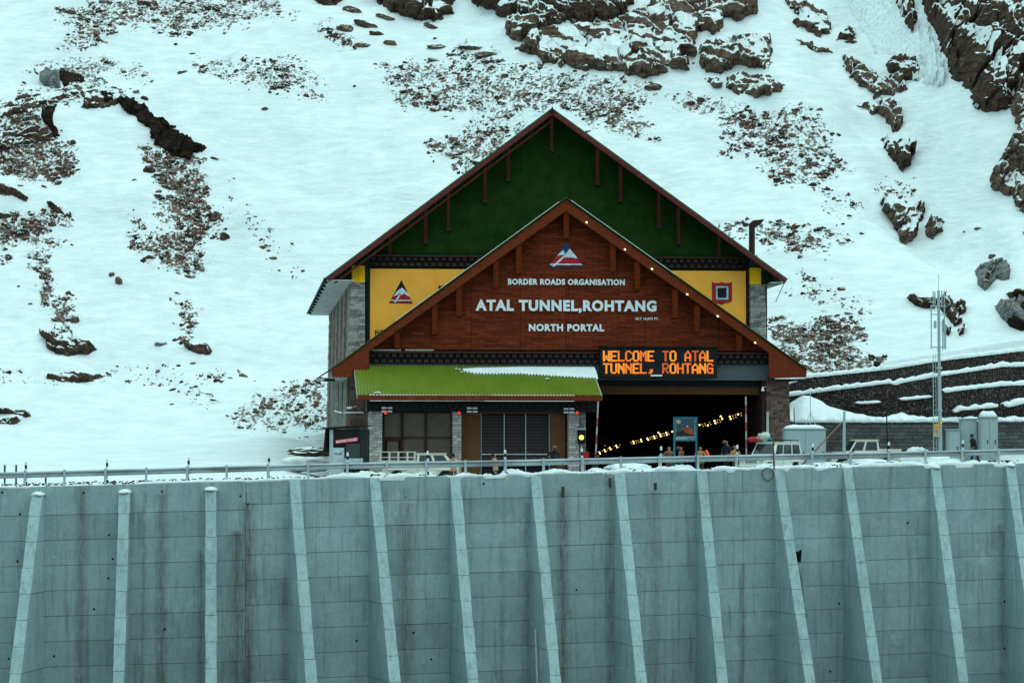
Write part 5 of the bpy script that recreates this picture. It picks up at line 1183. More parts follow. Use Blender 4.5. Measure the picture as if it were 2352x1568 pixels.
pillar((hit(1330, 1000, -10.6)[0], hit(1345.5, 1000, -10.6)[0], hit(1336, 943, -10.6)[1], hit(1330, 1000, -10.6)[0], hit(1345.5, 1000, -10.6)[0], G), -10.6, CW + .2, M['stoneL'], par=off, stone=.36, course=.17)
O(MB().bb(hit(1060, 1000, CW)[0], hit(1105, 1000, CW)[0], CW, CW + .35, G, hit(1080, 945, CW)[1]), 'plaster_wall', M['brownwall']); O(MB().bb(hit(1262, 1000, CW)[0], hit(1298, 1000, CW)[0], CW, CW + .35, G, hit(1280, 945, CW)[1]), 'plaster_wall', M['brownwall'])
O(MB().bb(hit(1105, 1000, CW)[0], hit(1262, 1000, CW)[0], CW, CW + .35, hit(1180, 950, CW)[1], hit(1180, 945, CW)[1]), 'plaster_wall', M['brownwall'])
# windows: brown glass in dark frames
m, nt, b_ = new_mat('brown_glass'); b_.inputs['Roughness'].default_value = .18; b_.inputs['Specular IOR Level'].default_value = .25
nt.links.new(ramp(nt, noise(nt, coords(nt), .8, 3), [(.3, (.090, .066, .052)), (.7, (.145, .105, .082))]), b_.inputs['Base Color']); M['bglass'] = m
def fb(x0, x1, y0, y1, c0, c1):
    a = hit(x0, y0, c0); b = hit(x1, y1, c0); return MB().bb(a[0], b[0], c0, c1, b[1], a[1])
win = O(fb(879, 1037, 946, 1090, CW + .25, CW + .34), 'window', M['black'])
for x0, x1, y0, y1 in [(883.5, 920.5, 948.5, 1003), (927, 975.5, 948.5, 1003), (981, 1035, 948.5, 1003), (889, 915, 1012, 1075), (927, 975.5, 1006, 1075), (981, 1035, 1006, 1075)]: O(fb(x0, x1, y0, y1, CW + .16, CW + .2), 'pane', M['bglass'], win)
for x0, x1 in [(879, 883.5), (920.5, 927), (975.5, 981), (1035, 1039)]: O(fb(x0, x1, 946, 1090, CW, CW + .2), 'mullion', M['darkbrown'], win)
for x0, x1, y0, y1 in [(883.5, 1035, 946, 948.5), (883.5, 920.5, 1003, 1012), (927, 1035, 1003, 1006)]: O(fb(x0, x1, y0, y1, CW + .02, CW + .2), 'transom', M['darkbrown'], win)
# louvred shutter
shut = O(fb(1104, 1263, 950, 1090, CW + .25, CW + .33), 'louvred_shutter', M['black'])
slat_m = simple('louvre_slat', (0.13, 0.10, 0.10), .5, .3, var=.4, scale=1.5, dirt=(.16, .07, .06), stretch=(.3, 1, 5)); ys_ = np.arange(955, 1072, 3.35)
for x0, x1 in ((1106, 1157), (1159.5, 1206), (1209, 1261)):
    w_ = hit(x1, 1000, CW)[0] - hit(x0, 1000, CW)[0]; sm = MB().box((0, 0, 0), (w_, .065, .02), Euler((rad(30), 0, 0)).to_matrix()).mesh('slat'); sm.materials.append(slat_m)
    for y in ys_: a = hit((x0 + x1) / 2, y, CW + .1); piece('slat', sm, shut, (a[0], CW + .1, a[1]))
for x in (1105, 1158.2, 1207.5, 1262): O(fb(x - .9, x + .9, 950, 1090, CW + .0, CW + .2), 'mullion', M['zincpost'], shut)
O(fb(1105, 1262, 1041.5, 1044, CW, CW + .1), 'transom', M['zincpost'], shut)
# pale four bar plates and red lamps on the beam
for x, y in ((889, 940.5), (1084.5, 941), (1307, 942.5)):
    par = None
    for dx in (-6.6, 6.6):
        for dy in (-3.9, 3.9): O(fb(x + dx - 5.4, x + dx + 5.4, y + dy - 2, y + dy + 2, -11.12, -11.0), 'vent_bar', M['white'])
rl = emit('red_beacon', (1.0, .06, .02), .5)
for k, (x, y) in enumerate(((885.5, 947.5), (1054, 948), (1325, 947.5))):
    a = hit(x, y, -11.0); t = thing('red_beacon', ['glowing red beacon on the left stone column', 'glowing red beacon on the middle stone column', 'glowing red beacon on the right stone column above the traffic light'][k], 'beacon', FR.w(a[0], -11.15, a[1]), 0, 'red beacons under the canopy')
    MB().sphere((0, 0, 0),   .10, 12, 8).build('lens', rl, None).parent = t; MB().box((0, .1, 0), (.2, .08, .2)).build('base', M['black'], None).parent = t
# CCTV arms
for k, (x, y, x2, lab) in enumerate([(1179, 1376 / 1.4694, 0, ''), ]): pass
cam1 = thing('security_camera', 'small white security camera on an arm at the left corner of the office', 'camera', FR.w(hit(1182, 1375 / 1.0, -11)[0] * 0 + hit(802, 936, -9)[0], -9, hit(802, 936, -9)[1]))
MB().box((0, 0, 0), (.3, .12, .12)).build('housing', M['white'], None).parent = cam1; MB().bar((.1, 0, 0), (.45, .2, .1), .04, .04).build('arm', M['white'], None).parent = cam1
cam2 = thing('security_camera', 'dome security camera hanging inside the right end of the portal', 'camera', FR.w(hit(1752, 893, CG - .4)[0], CG - .4, hit(1752, 893, CG)[1]))
MB().tube((0, 0, -.14), (0, 0, .1), .12, .05).build('housing', M['white'], None).parent = cam2; MB().bar((0, 0, .12), (.25, .3, .12), .04, .04).build('arm', M['white'], None).parent = cam2
st = thing('street_light_arm', 'thin pale lamp arm sticking out left of the first stone column', 'lamp arm', FR.w(hit(835, 947, -11)[0], -11, hit(835, 947, -11)[1]))
MB().bar((0, 0, 0), (-1.2, 0, .0), .05, .05).build('arm', M['white'], None).parent = st; MB().box((-1.55, 0, .04), (.5, .12, .07), Euler((0, rad(15), 0)).to_matrix()).build('lamp_head', M['white'], None).parent = st
# traffic light
tl = thing('traffic_light', 'black traffic light showing amber on the right end of the office', 'traffic light', FR.w(hit(1335.5, 1003, -11)[0], -11, hit(1335.5, 1003, -11)[1]))
MB().bb(-.24, .24, 0, .25, -.44, .44).build('housing', M['black'], None).parent = tl; MB().bb(-.28, .28, -.12, .1, .44, .52).build('visor', M['zincpost'], None).parent = tl
for z, mt in ((.27, M['black']), (-.03, emit('amber_signal', (1.0, .42, .04), 3.5)), (-.3, M['black'])): MB().tube((0, -.03, z), (0, .02, z), .13 if z != -.03 else .145, n=16).build('lens', mt, None).parent = tl
MB().bb(-.03, .03, .1, .2, -1.6, -.44).build('pole', M['zincpost'], None).parent = tl

# ================================================================== GABIONS AND LOW WALL ON THE RIGHT
M['gab'] = mat_stone('gabion_stone', (0.036, 0.029, 0.027), (0.15, 0.12, 0.11))
M['blockwall'] = mat_stone('weathered_block', (0.075, 0.070, 0.068), (0.13, 0.125, 0.12))
TI = [  # picture lines: top edge of each tier's stones; (x, y) lists and depth
 ([(1780, 890), (1810, 878), (1853, 864), (2037, 845), (2166, 824), (2352, 802), (2460, 790)], 208.0),
 ([(1780, 911), (1810, 906), (1992, 882), (2040, 876), (2057, 880), (2075, 874), (2166, 858), (2302, 838), (2352, 837), (2460, 828)], 206.3),
 ([(1780, 934), (1967, 926), (2022, 925), (2141, 914), (2166, 900), (2252, 888), (2352, 882), (2460, 874)], 204.6),
 ([(1780, 955), (2066, 944), (2140, 936), (2190, 944), (2252, 933), (2324, 928), (2352, 922), (2460, 914)], 202.9),
 ([(1780, 968), (2050, 962), (2140, 957), (2352, 957), (2460, 957)], 201.2)]
gb = thing('gabion_wall', 'dark stepped gabion wall of caged stones curving up to the right', 'gabion wall', P(2060, 960, 202))
for k, (line, Y) in enumerate(TI):
    lx_, ly_ = zip(*line); core = MB(); mb = MB(); x = 1780.0
    nxt = TI[k + 1][0] if k + 1 < len(TI) else [(1780, 985), (2460, 985)]
    xs = np.arange(1780, 2461, 20.0); tz_ = [P(a, np.interp(a, lx_, ly_), Y).z for a in xs]; bz = [min(P(a, np.interp(a, *zip(*nxt)), Y).z - .25, t - .2) for a, t in zip(xs, tz_)]
    for i in range(len(xs) - 1):
        xa, xb = P(xs[i], 900, Y).x, P(xs[i + 1], 900, Y).x
        core.hull8([(xa, Y, bz[i]), (xb, Y, bz[i + 1]), (xb, Y, tz_[i + 1] - .02), (xa, Y, tz_[i] - .02)], [(xa, Y + 1.9, bz[i]), (xb, Y + 1.9, bz[i + 1]), (xb, Y + 1.9, tz_[i + 1] - .02), (xa, Y + 1.9, tz_[i] - .02)])
    tier = core.build('gabion_tier', M['joint'], gb)
    X0, X1 = P(1800, 900, Y).x, P(2400, 900, Y).x; X = X0; pts = []
    while X < X1:
        pxx = 1176 + X / Y * FPX; t = np.interp(pxx, xs, tz_); b = np.interp(pxx, xs, bz); z = b + .05
        while z < t: pts.append((X + RNG.uniform(-.04, .04), Y - .02, z)); z += RNG.uniform(.12, .2)
        X += RNG.uniform(.14, .20)
    pts = np.array(pts); o = stones(pts[:, 0], pts[:, 1], pts[:, 2], RNG.uniform(.07, .125, len(pts)), np.full(len(pts), 1.0), 'caged_stones', M['gab'], '', parent=None)
    o.parent = tier; M2 = root_inv(gb); o.location = M2.to_translation(); setp(o, kind='stuff')
# snow ledges on the tiers
def ledge(pts, Y, th, lab, dep=1.6):
    px_, py_ = zip(*pts); xs = np.arange(px_[0], px_[-1] + .01, 3.0); n = len(xs); rows = []
    for j, (dy, up) in enumerate([(-.16, -.02), (-.20, .35), (-.08, .8), (.2, 1.0), (dep, .9)]):
        R_ = []
        for x in xs:
            endf = min(1, (x - px_[0] + 1) / 10, (px_[-1] - x + 1) / 10) ** .5; q_ = P(x, np.interp(x, px_, py_), Y); t_ = th * (.75 + .6 * float(vn(x / 9, j * 0.0 + Y, 5))) * endf
            R_.append((q_.x, Y + dy, q_.z - th * .5 * endf + t_ * up + .04 * float(vn(x / 4, Y, 8))))
        rows += R_
    o = link_mesh('snow_ledge', np_mesh('snow_ledge', np.array(rows), grid_faces(5, n)), M['snow'], smooth=True); setp(o, lab, 'snow')
ledge(TI[0][0], 208, .30, 'thick snow along the very top of the gabion wall', 4.5)
ledge([p for p in TI[1][0] if p[0] > 1700], 206.3, .32, 'long continuous snow ledge on the second gabion step')
ledge([(2166, 899), (2200, 893), (2252, 887), (2300, 882), (2352, 880), (2460, 874)], 204.6, .30, 'thick snow ledge right of the mast on the third gabion step')
ledge([(1966, 926), (1985, 925), (2000, 924), (2023, 923)], 204.6, .2, 'short thin snow streak on the gabions left of centre')
ledge([(2066, 917), (2100, 914), (2141, 910)], 204.6, .25, 'thin snow streak on the gabions just left of the mast')
ledge([(2190, 946), (2205, 939), (2252, 934), (2294, 931)], 202.9, .32, 'ragged low snow ledge right of the mast')
ledge([(2305, 931), (2324, 928), (2352, 921), (2460, 914)], 202.9, .38, 'low snow ledge at the right picture edge')
lw = thing('low_block_wall', 'low wall of weathered grey brown blocks behind the cabinets', 'low wall', (23, 186.5, .2))
Yl = 187.0; xa, xb = P(1812, 980, Yl).x, P(2460, 980, Yl).x; zt = P(2000, 971, Yl).z
core = MB().bb(xa, xb, Yl, Yl + .6, -.6, zt).build('wall_core', M['joint'], lw); mb = MB(); z = -.5; r = 0
while z < zt - .05:
    x = xa - (.3 if r % 2 else 0)
    while x < xb: w_ = RNG.uniform(.5, .75); mb.bb(x + .012, min(x + w_, xb) - .012, Yl - RNG.uniform(.03, .07), Yl + .1, z + .01, min(z + .24, zt) - .01); x += w_
    z += .25; r += 1
setp(mb.build('block', M['blockwall'], lw), kind='stuff')
ledge([(1815, 966), (2050, 965), (2200, 964), (2352, 963.5), (2460, 963)], Yl, .30, 'smooth snow strip on top of the low block wall', 3.0)
# drift against the gabions, right of the portal
def drift(pts, Yf, Yb, lab):
    px_, py_ = zip(*pts); xs = np.linspace(px_[0], px_[-1], 70); rows = []
    for j, t in enumerate(np.linspace(0, 1, 14)):
        for x in xs:
            zt_ = P(x, np.interp(x, px_, py_) + (float(vn(x / 14, 1.5, 3)) - .5) * 3, Yb).z; zb_ = P(x, py_[-1] + 4, Yf).z; f = math.sin(t * math.pi / 2) ** .8; Y = Yf + (Yb - Yf) * t
            rows.append((P(x, 940, Y).x, Y, zb_ + (zt_ - zb_) * f + .12 * float(vn(x / 16, t * 3, 2))))
    o = link_mesh('snow_drift', np_mesh('snow_drift', np.array(rows), grid_faces(14, len(xs))), M['snow'], smooth=True); setp(o, lab, 'snow drift')
drift([(1800, 940), (1820, 922), (1845, 912), (1860, 911), (1875, 917), (1900, 933), (1940, 945), (1990, 957), (2040, 966)], 188, 200.3, 'big cone shaped snow drift right of the portal pillar')
drift([(2010, 966), (2040, 957), (2062, 951), (2070, 948), (2090, 955), (2110, 958), (2125, 966)], 190, 200.0, 'low ragged snow heap left of the mast under the gabions')
def heap(x, y, wpx, hpx, Y, lab, seed):
    mb = MB().sphere((0, 0, 0), 1, 28, 16); v = np.array(mb.v); s = Y / FPX
    v *= (1 + (fbm(v[:, 0] * 3 + seed, v[:, 1] * 3 + v[:, 2] * 2, seed, 4) - .5) * .7)[:, None]; v *= np.array([wpx / 2 * s, wpx / 3 * s, hpx * s]); p = P(x, y, Y); mb.v = [tuple(q_ + np.array(p)) for q_ in v]
    setp(mb.build('snow_heap', M['snow'], smooth=True), lab, 'snow heap')
heap(2108, 1037, 52, 10, 158, 'snow heap at the foot of the telecom mast', 1); heap(2160, 1062, 60, 16, 150, 'pointed snow heap behind the rail below the small cabinet', 2); heap(2000, 1063, 120, 8, 150, 'flat rough snow heap behind the rail below the pickup tray', 3); heap(1440, 1074, 110, 10, 146, 'rough snow heap behind the rail left of the poster', 4)
heap(1900, 1068, 90, 7, 148, 'low snow heap behind the rail between the jeep and pickup', 5); heap(700, 1066, 120, 18, 172, 'low snow hump left of the dark booth', 6)
outc = MB().sphere((0, 0, 0), 1, 28, 14); v = np.array(outc.v); v *= (1 + (fbm(v[:, 0] * 4, v[:, 2] * 5 + v[:, 1], 77, 4) - .5) * .7)[:, None] * np.array([1.7, .8, .32]); v += np.array(P(722, 1037, 170)); outc.v = [tuple(q_) for q_ in v]; setp(outc.build('roadside_rock', M['bouldd']), 'low dark rock edge poking from snow left of the booth', 'rock')

# ================================================================== STREET FURNITURE
M['cab'] = simple('cabinet_grey', (0.34, 0.42, 0.42), 0.5, var=.08, bstr=0)
M['cabd'] = simple('cabinet_dark_grey', (0.05, 0.06, 0.06), 0.6, bstr=0)  # dark grey for plinths, handles and the booth pane
def gz_at(X): return float(zr(X))
def cabinet(x0, x1, y0, Y, dep, lab, doors, snow=0.0, seams=True, yb=None):
    a = P(x0, y0, Y); b = P(x1, y0, Y); zb = gz_at(a.x) - .1; w_ = b.x - a.x; h = a.z - zb
    t = thing('electrical_cabinet', lab, 'cabinet', (a.x, Y, zb), 0, 'grey roadside cabinets'); mb = MB()
    mb.bb(0, w_, 0, dep, .12, h).build('body', M['cab'], None, bevel=.02).parent = t
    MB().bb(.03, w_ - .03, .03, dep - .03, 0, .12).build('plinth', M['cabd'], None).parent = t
    MB().bb(-.05, w_ + .05, -.07, dep + .05, h, h + .06).build('lid', M['cab'], None).parent = t
    e = [0.05] + [w_ * d for d in doors] + [w_ - .05]
    for i in range(len(e) - 1):
        d = MB().bb(e[i] + .012, e[i + 1] - .012, -.03, -.002, .2, h - .07).build('door', M['cab'], None, bevel=.008); d.parent = t
        hd = MB().bb(e[i + 1] - .14, e[i + 1] - .09, -.07, -.03, h * .45, h * .45 + .22).build('handle', M['cabd'], None); hd.parent = d
        if h < 2.0: vt = MB().bb(e[i] + .3, e[i] + .65, -.04, -.03, h - .5, h - .28).build('vent', simple('vent_grey', (.22, .27, .27), .6, bstr=0), None); vt.parent = d
    if snow:
        mb = MB().sphere((0, 0, 0), 1, 20, 10); v = np.array(mb.v); v[:, 2] = np.where(v[:, 2] > 0, v[:, 2] ** 1 * (1 + .3 * (vn(v[:, 0] * 4, v[:, 1] * 3, 6) - .5)), v[:, 2] * .1)
        v[:, :2] = np.sign(v[:, :2]) * np.abs(v[:, :2]) ** .6; v *= np.array([w_ / 2 * 1.0, dep / 2, snow]); v += np.array([a.x + w_ / 2, Y + dep / 2, a.z + .06]); mb.v = [tuple(q_) for q_ in v]
        setp(mb.build('snow_mound', M['snow'], smooth=True), 'snow cushion lying on the ' + lab.split(' ', 1)[0] + ' ' + ('wide cabinet beside the portal' if w_ > 2 else 'tallest double door cabinet'), 'snow cap')
    return t
cabinet(1802, 1897, 986, 166, 1.4, 'wide low grey double door cabinet beside the portal pillar', [.5], .24)
cabinet(2177, 2205, 987, 160, .8, 'small grey single door cabinet right of the mast', [])
cabinet(2208, 2244, 963, 161, .9, 'tall narrow grey single door cabinet beside the dark coated person', [])
cabinet(2252, 2292, 959, 160, .9, 'tallest grey cabinet with two doors at the far right', [.5], .34)
p = P(2224, 958, 161.5); MB_ = MB().bar(tuple(P(2165, 960, 161.3)), tuple(P(2255, 961, 161.3)), .04, .04).bar(tuple(P(2203.5, 961, 161.3)), tuple(P(2203.5, 1045, 161.3)), .05, .05)
setp(MB_.build('pipe_frame', M['zincpost']), 'thin steel frame over the small and narrow cabinets', 'frame')

# telecom mast
mb_ = P(2160, 1036, 157); gzm = gz_at(mb_.x); ms = thing('telecom_mast', 'tall tapering grey telecom mast with antenna rods and a ladder', 'telecom mast', (mb_.x, 157, gzm - .2))
def W(mb, n, m=None, par=None, **k): return mb.build(n, m or M['cab'], par or ms, **k)
tp = lambda x, y, Y=157: P(x, y, Y)
x0 = mb_.x; ztop = tp(2155.7, 667).z; z1 = tp(2158, 845).z; top = Vector((tp(2155.7, 667).x, 157, ztop)); mid = Vector((tp(2157.3, 845).x, 157, z1)); bot = Vector((x0, 157, gzm - .2))
W(MB().tube(bot, mid, .125, .105, 16), 'pole'); W(MB().tube(mid, top, .088, .075, 16), 'upper_pole'); W(MB().tube(mid - Vector((0, 0, .06)), mid + Vector((0, 0, .06)), .17, n=16), 'flange', M['zincpost']); W(MB().tube(tp(2158.5, 940), tp(2158.5, 944), .15, n=16), 'flange', M['zincpost'])
W(MB().tube(top, top + Vector((0, 0, .95)), .015, n=6), 'lightning_rod', M['zincpost'])
for x, y0, y1, dY in [(2143.5, 668, 705, .5), (2147.5, 670, 700, -.5), (2163, 668, 705, .5), (2169, 668, 800, -.4), (2139, 700, 801, -.4), (2165.5, 735, 803, .4), (2172, 745, 802, .2)]:
    W(MB().tube(tp(x, y0, 157 + dY), tp(x, y1, 157 + dY), .035, n=8), 'antenna_rod', M['cab'])
for y in (703, 722, 797): W(MB().bar(tp(2137, y), tp(2173, y), .06, .06).bar(tp(2143, y, 156.4), tp(2169, y, 157.6), .05, .05), 'cross_arm', M['zincpost'])
W(MB().box(tp(2148, 745, 156.8), (.12, .2, .42)), 'antenna_box', M['cab'])
ld = W(MB().bar(tp(2143.2, 815, 156.8), tp(2144.5, 1040, 156.8), .035, .035).bar(tp(2149, 815, 156.9), tp(2151, 1040, 156.9), .025, .025), 'ladder', M['zincpost'])
for y in range(820, 1040, 11): W(MB().bar(tp(2143.2, y, 156.8), tp(2150, y, 156.9), .02, .02), 'rung', M['zincpost'], ld)
sg = W(MB().box(tp(2152.5, 988, 156.7), (.42, .03, .74)), 'warning_sign', simple('sign_cream', (.42, .34, .26), .6, bstr=0)); 
W(MB().box(tp(2152.5, 977, 156.68), (.40, .02, .13)), 'sign_header', simple('sign_yellow', (.6, .36, .02), .5, bstr=0), sg); a = tp(2152.5, 987, 156.66)
W(MB().prism([(a.x - .1, a.z - .09), (a.x + .1, a.z - .09), (a.x, a.z + .1)], a.y, a.y + .01), 'warning_triangle', simple('sign_orange', (.6, .22, .02), .5, bstr=0), sg)
W(MB().box(tp(2161.5, 969, 156.8), (.13, .03, .2)), 'yellow_tag', simple('tag_yellow', (.75, .62, .02), .5, bstr=0))

# whip aerials, poles, stay
def pole(name, p0, p1, r, mat, lab, cat, bands=None):
    if not bands: setp(MB().tube(p0, p1, r, r * .7, 8).build(name, mat), lab, cat); return
    t = thing(name, lab, cat, p0); n = len(bands); p0, p1 = Vector(p0), Vector(p1)
    for i, m_ in enumerate(bands):
        MB().bar(p0 + (p1 - p0) * (i / n), p0 + (p1 - p0) * ((i + 1) / n - .002), r * 2, r * 2).build('band', m_, t)
    MB().box(p0 + Vector((0, 0, .25)), (.4, .4, .6)).build('base', M['darkbrown'], t)
redp = simple('boom_red', (.20, .035, .04), .5, bstr=0); whp = simple('boom_white', (.30, .25, .26), .5, bstr=0)
pole('barrier_boom', P(1367, 1078, 163), P(1374, 922, 165), .042, None, 'raised red and white barrier boom left of the tunnel mouth', 'barrier', [whp, redp, whp, redp, whp, redp, whp, whp])
pole('barrier_boom', P(1714.5, 1070, 163), P(1713, 911, 165), .042, None, 'raised red and white barrier boom at the right of the tunnel mouth', 'barrier', [redp, whp, redp, whp, redp, whp, redp, whp])
rust = simple('rusty_rod', (.16, .085, .06), .7)
pole('thin_pole', P(1778, 1078, 139.5), P(1773, 913, 139.5), .045, rust, 'thin rusty pole behind the rail in front of the white jeep', 'pole')
pole('thin_pole', P(1938.5, 1045, 158), P(1939.3, 944, 158), .10, M['cab'], 'short grey pole just left of the double cab pickup', 'pole')
pole('thin_pole', P(2040, 1084, 146), P(2036, 936, 146), .045, M['black'], 'thin black whip pole standing by the pickup tray', 'pole')
pole('thin_pole', P(1841, 1068, 143), P(1934, 969, 152), .05, rust, 'rusty rod leaning diagonally in front of the wide cabinet', 'rod')
pole('whip_aerial', P(1825, 980, 167), P(1823.5, 935, 167), .035, M['black'], 'short whip aerial on the left end of the wide cabinet', 'aerial')
t = thing('whip_aerial', 'tall tripod whip aerial on the right end of the wide cabinet', 'aerial', P(1862, 977, 167)); MB().tube(P(1862, 977, 167), P(1861, 902, 167), .025, n=6).build('rod', M['zincpost'], t)
for dx in (-12, 12): MB().tube(P(1862 + dx, 977, 166.8), P(1861.5, 945, 167), .02, n=6).build('strut', M['zincpost'], t)
pole('grey_post', P(1763.5, 1060, 168), P(1763, 946, 168), .10, M['zincpost'], 'grey post standing against the right portal pillar', 'post')
tl2 = P(1340, 1052, 160); setp(MB().box(P(1346, 1052, 164), (.35, .3, .8)).build('fire_box', simple('fire_red', (.30, .015, .01), .5, bstr=0), bevel=.03), 'small red box on the ground right of the traffic light', 'box')

# poster board on teal legs
teal = simple('teal_frame', (.018, .16, .23), .45, bstr=0); Yp = 141.5; pb = thing('poster_board', 'framed mountain poster on two tall teal legs behind the rail', 'poster board', P(1575, 1080, Yp)); PF = Frame(P(1575, 1000, Yp).x, Yp, rad(4))
def pq(x0, x1, y0, y1, c0, c1): a = PF.hit(x0, y0, c0); b = PF.hit(x1, y1, c0); return MB().bb(a[0], b[0], c0, c1, b[1], a[1])
for x0, x1, y0, y1, n_ in [(1546.8, 1551.5, 957, 1096, 'leg'), (1597.5, 1602.2, 957, 1092, 'leg'), (1551.5, 1597.5, 957, 960.4, 'frame_rail'), (1551.5, 1597.5, 1009, 1012.5, 'frame_rail')]: pq(x0, x1, y0, y1, -.03, .05).build(n_, teal, pb, PF)
ps = pq(1551.5, 1597.5, 960.4, 1009, .01, .03).build('poster', simple('poster_border', (.30, .36, .40), .5, bstr=0), pb, PF)
skyc = simple('poster_sky', (.045, .085, .115), .5, var=.1, bstr=0)
pq(1552.8, 1595, 962, 1001, 0, .01).build('poster_sky', skyc, pb, PF)
def pp_(pts, c, n_, m_): MB().prism([PF.hit(x, y, c) for x, y in pts], c, c + .004).build(n_, m_, pb, PF)
pp_([(1552.8, 1001), (1552.8, 990), (1558, 992), (1562, 988), (1570, 984), (1579, 977), (1588, 984), (1595, 989), (1595, 1001)], -.006, 'poster_mountain', simple('poster_orange', (.28, .075, .03), .5, var=.4, scale=6, bstr=0))
pp_([(1552.8, 1001), (1552.8, 992), (1560, 990), (1566, 988), (1571, 987), (1573, 993), (1580, 995), (1588, 998), (1595, 996), (1595, 1001)], -.012, 'poster_foothills', simple('poster_dark', (.03, .022, .025), .5, var=.3, bstr=0))
pp_([(1577, 979), (1579, 976.8), (1581, 979), (1579, 980.5)], -.012, 'poster_summit', M['white'])
a = PF.hit(1558.4, 968, -.006); MB().sphere((a[0], -.004, a[1]), .12, 16, 8, (1, .05, .85)).build('poster_moon', simple('poster_moon', (.45, .34, .14), .5, bstr=0), pb, PF)
pp_([(1579, 1004.5), (1596, 1004.8), (1596, 1007.5), (1579, 1007)], -.006, 'poster_caption', simple('poster_caption', (.20, .17, .19), .5, bstr=0))

# military police booth
Yb = 148.0; BF = Frame(P(795, 1000, Yb).x, Yb, rad(-12)); bo = thing('police_booth', 'small dark booth with a red MILITARY POLICE sign at the left of the portal', 'booth', BF)
def bq(x0, x1, y0, y1, c0, c1): a = BF.hit(x0, y0, c0); b = BF.hit(x1, y1, c0); return MB().bb(min(a[0], b[0]), max(a[0], b[0]), c0, c1, b[1], a[1])
bdk = simple('booth_dark', (.010, .014, .014), .6, var=.5, scale=1.5, bstr=0); bwh = simple('booth_white', (.42, .50, .50), .55, bstr=0)
bq(765, 828, 985, 1100, .03, 1.9).build('body', bdk, bo, BF)
u0 = BF.hit(765, 1000, 0)[0]; u1 = BF.hit(829, 1000, 0)[0]; zt_ = BF.hit(800, 984, 0)[1]; zb_ = BF.hit(800, 1098, 0)[1]
MB().bb(u0 - .20, u0, 0.0, 1.8, zb_, zt_ - .05).build('side_panel', bwh, bo, BF)
MB().hull8([(u0 - .5, -.25, zt_ - .0), (u1 + .1, -.25, zt_ + .14), (u1 + .1, 2.1, zt_ + .14), (u0 - .5, 2.1, zt_ - .0)], [(u0 - .5, -.25, zt_ + .06), (u1 + .1, -.25, zt_ + .2), (u1 + .1, 2.1, zt_ + .2), (u0 - .5, 2.1, zt_ + .06)]).build('roof', M['darkbrown'], bo, BF)
MB().hull8([(u0 - .5, -.2, zt_ - 1.25), (u0 - .46, -.2, zt_ - 1.25), (u0 - .46, 2, zt_ - 1.25), (u0 - .5, 2, zt_ - 1.25)], [(u0 - .38, -.2, zt_), (u0 - .34, -.2, zt_), (u0 - .34, 2, zt_), (u0 - .38, 2, zt_)]).build('side_awning', M['darkbrown'], bo, BF)
dr = bq(763, 790, 1028, 1096, -.04, .03).build('door', bwh, bo, BF)
letters('hi', (768, 786, 1038.5, 1045), BF, -.04, dr, simple('faded_ink', (.05, .06, .07), .6, bstr=0), .01, 'lettering', True)
bq(791, 829, 1052, 1066, -.35, .03).build('counter', bwh, bo, BF); bq(795, 826, 1018, 1050, -.0, .03).build('window', M['cabd'], bo, BF)
sgn = MB(); sgm = simple('police_red', (.70, .03, .07), .5, bstr=0); a = BF.hit(771, 1010.5, -.05); b = BF.hit(822, 1003.5, -.05)
b0 = BF.hit(771, 1018.5, -.05)[1]; b1 = BF.hit(822, 1012.5, -.05)[1]
s_ = MB().prism([(a[0], a[1]), (b[0], b[1]), (b[0], b1), (a[0], b0)], -.09, .03).build('sign', sgm, bo, BF)
isl = TXT['mp']; al = np.concatenate([i[0] for i in isl]); mb = MB(); X0_, X1_ = al[:, 0].min(), al[:, 0].max(); yt_m = al[:, 1].max()
for vs, fs in isl:
    tt = (vs[:, 0] - X0_) / (X1_ - X0_) * .92 + .04; hh = vs[:, 1] / yt_m
    zlo = b0 + (b1 - b0) * tt; zhi = a[1] + (b[1] - a[1]) * tt; Zq = zlo + (zhi - zlo) * (.18 + .64 * hh); Xq = a[0] + (b[0] - a[0]) * tt
    mb.add([(x, -.10, z) for x, z in zip(Xq, Zq)], fs)
setp(mb.build('lettering', M['white'], s_, BF), kind='stuff')

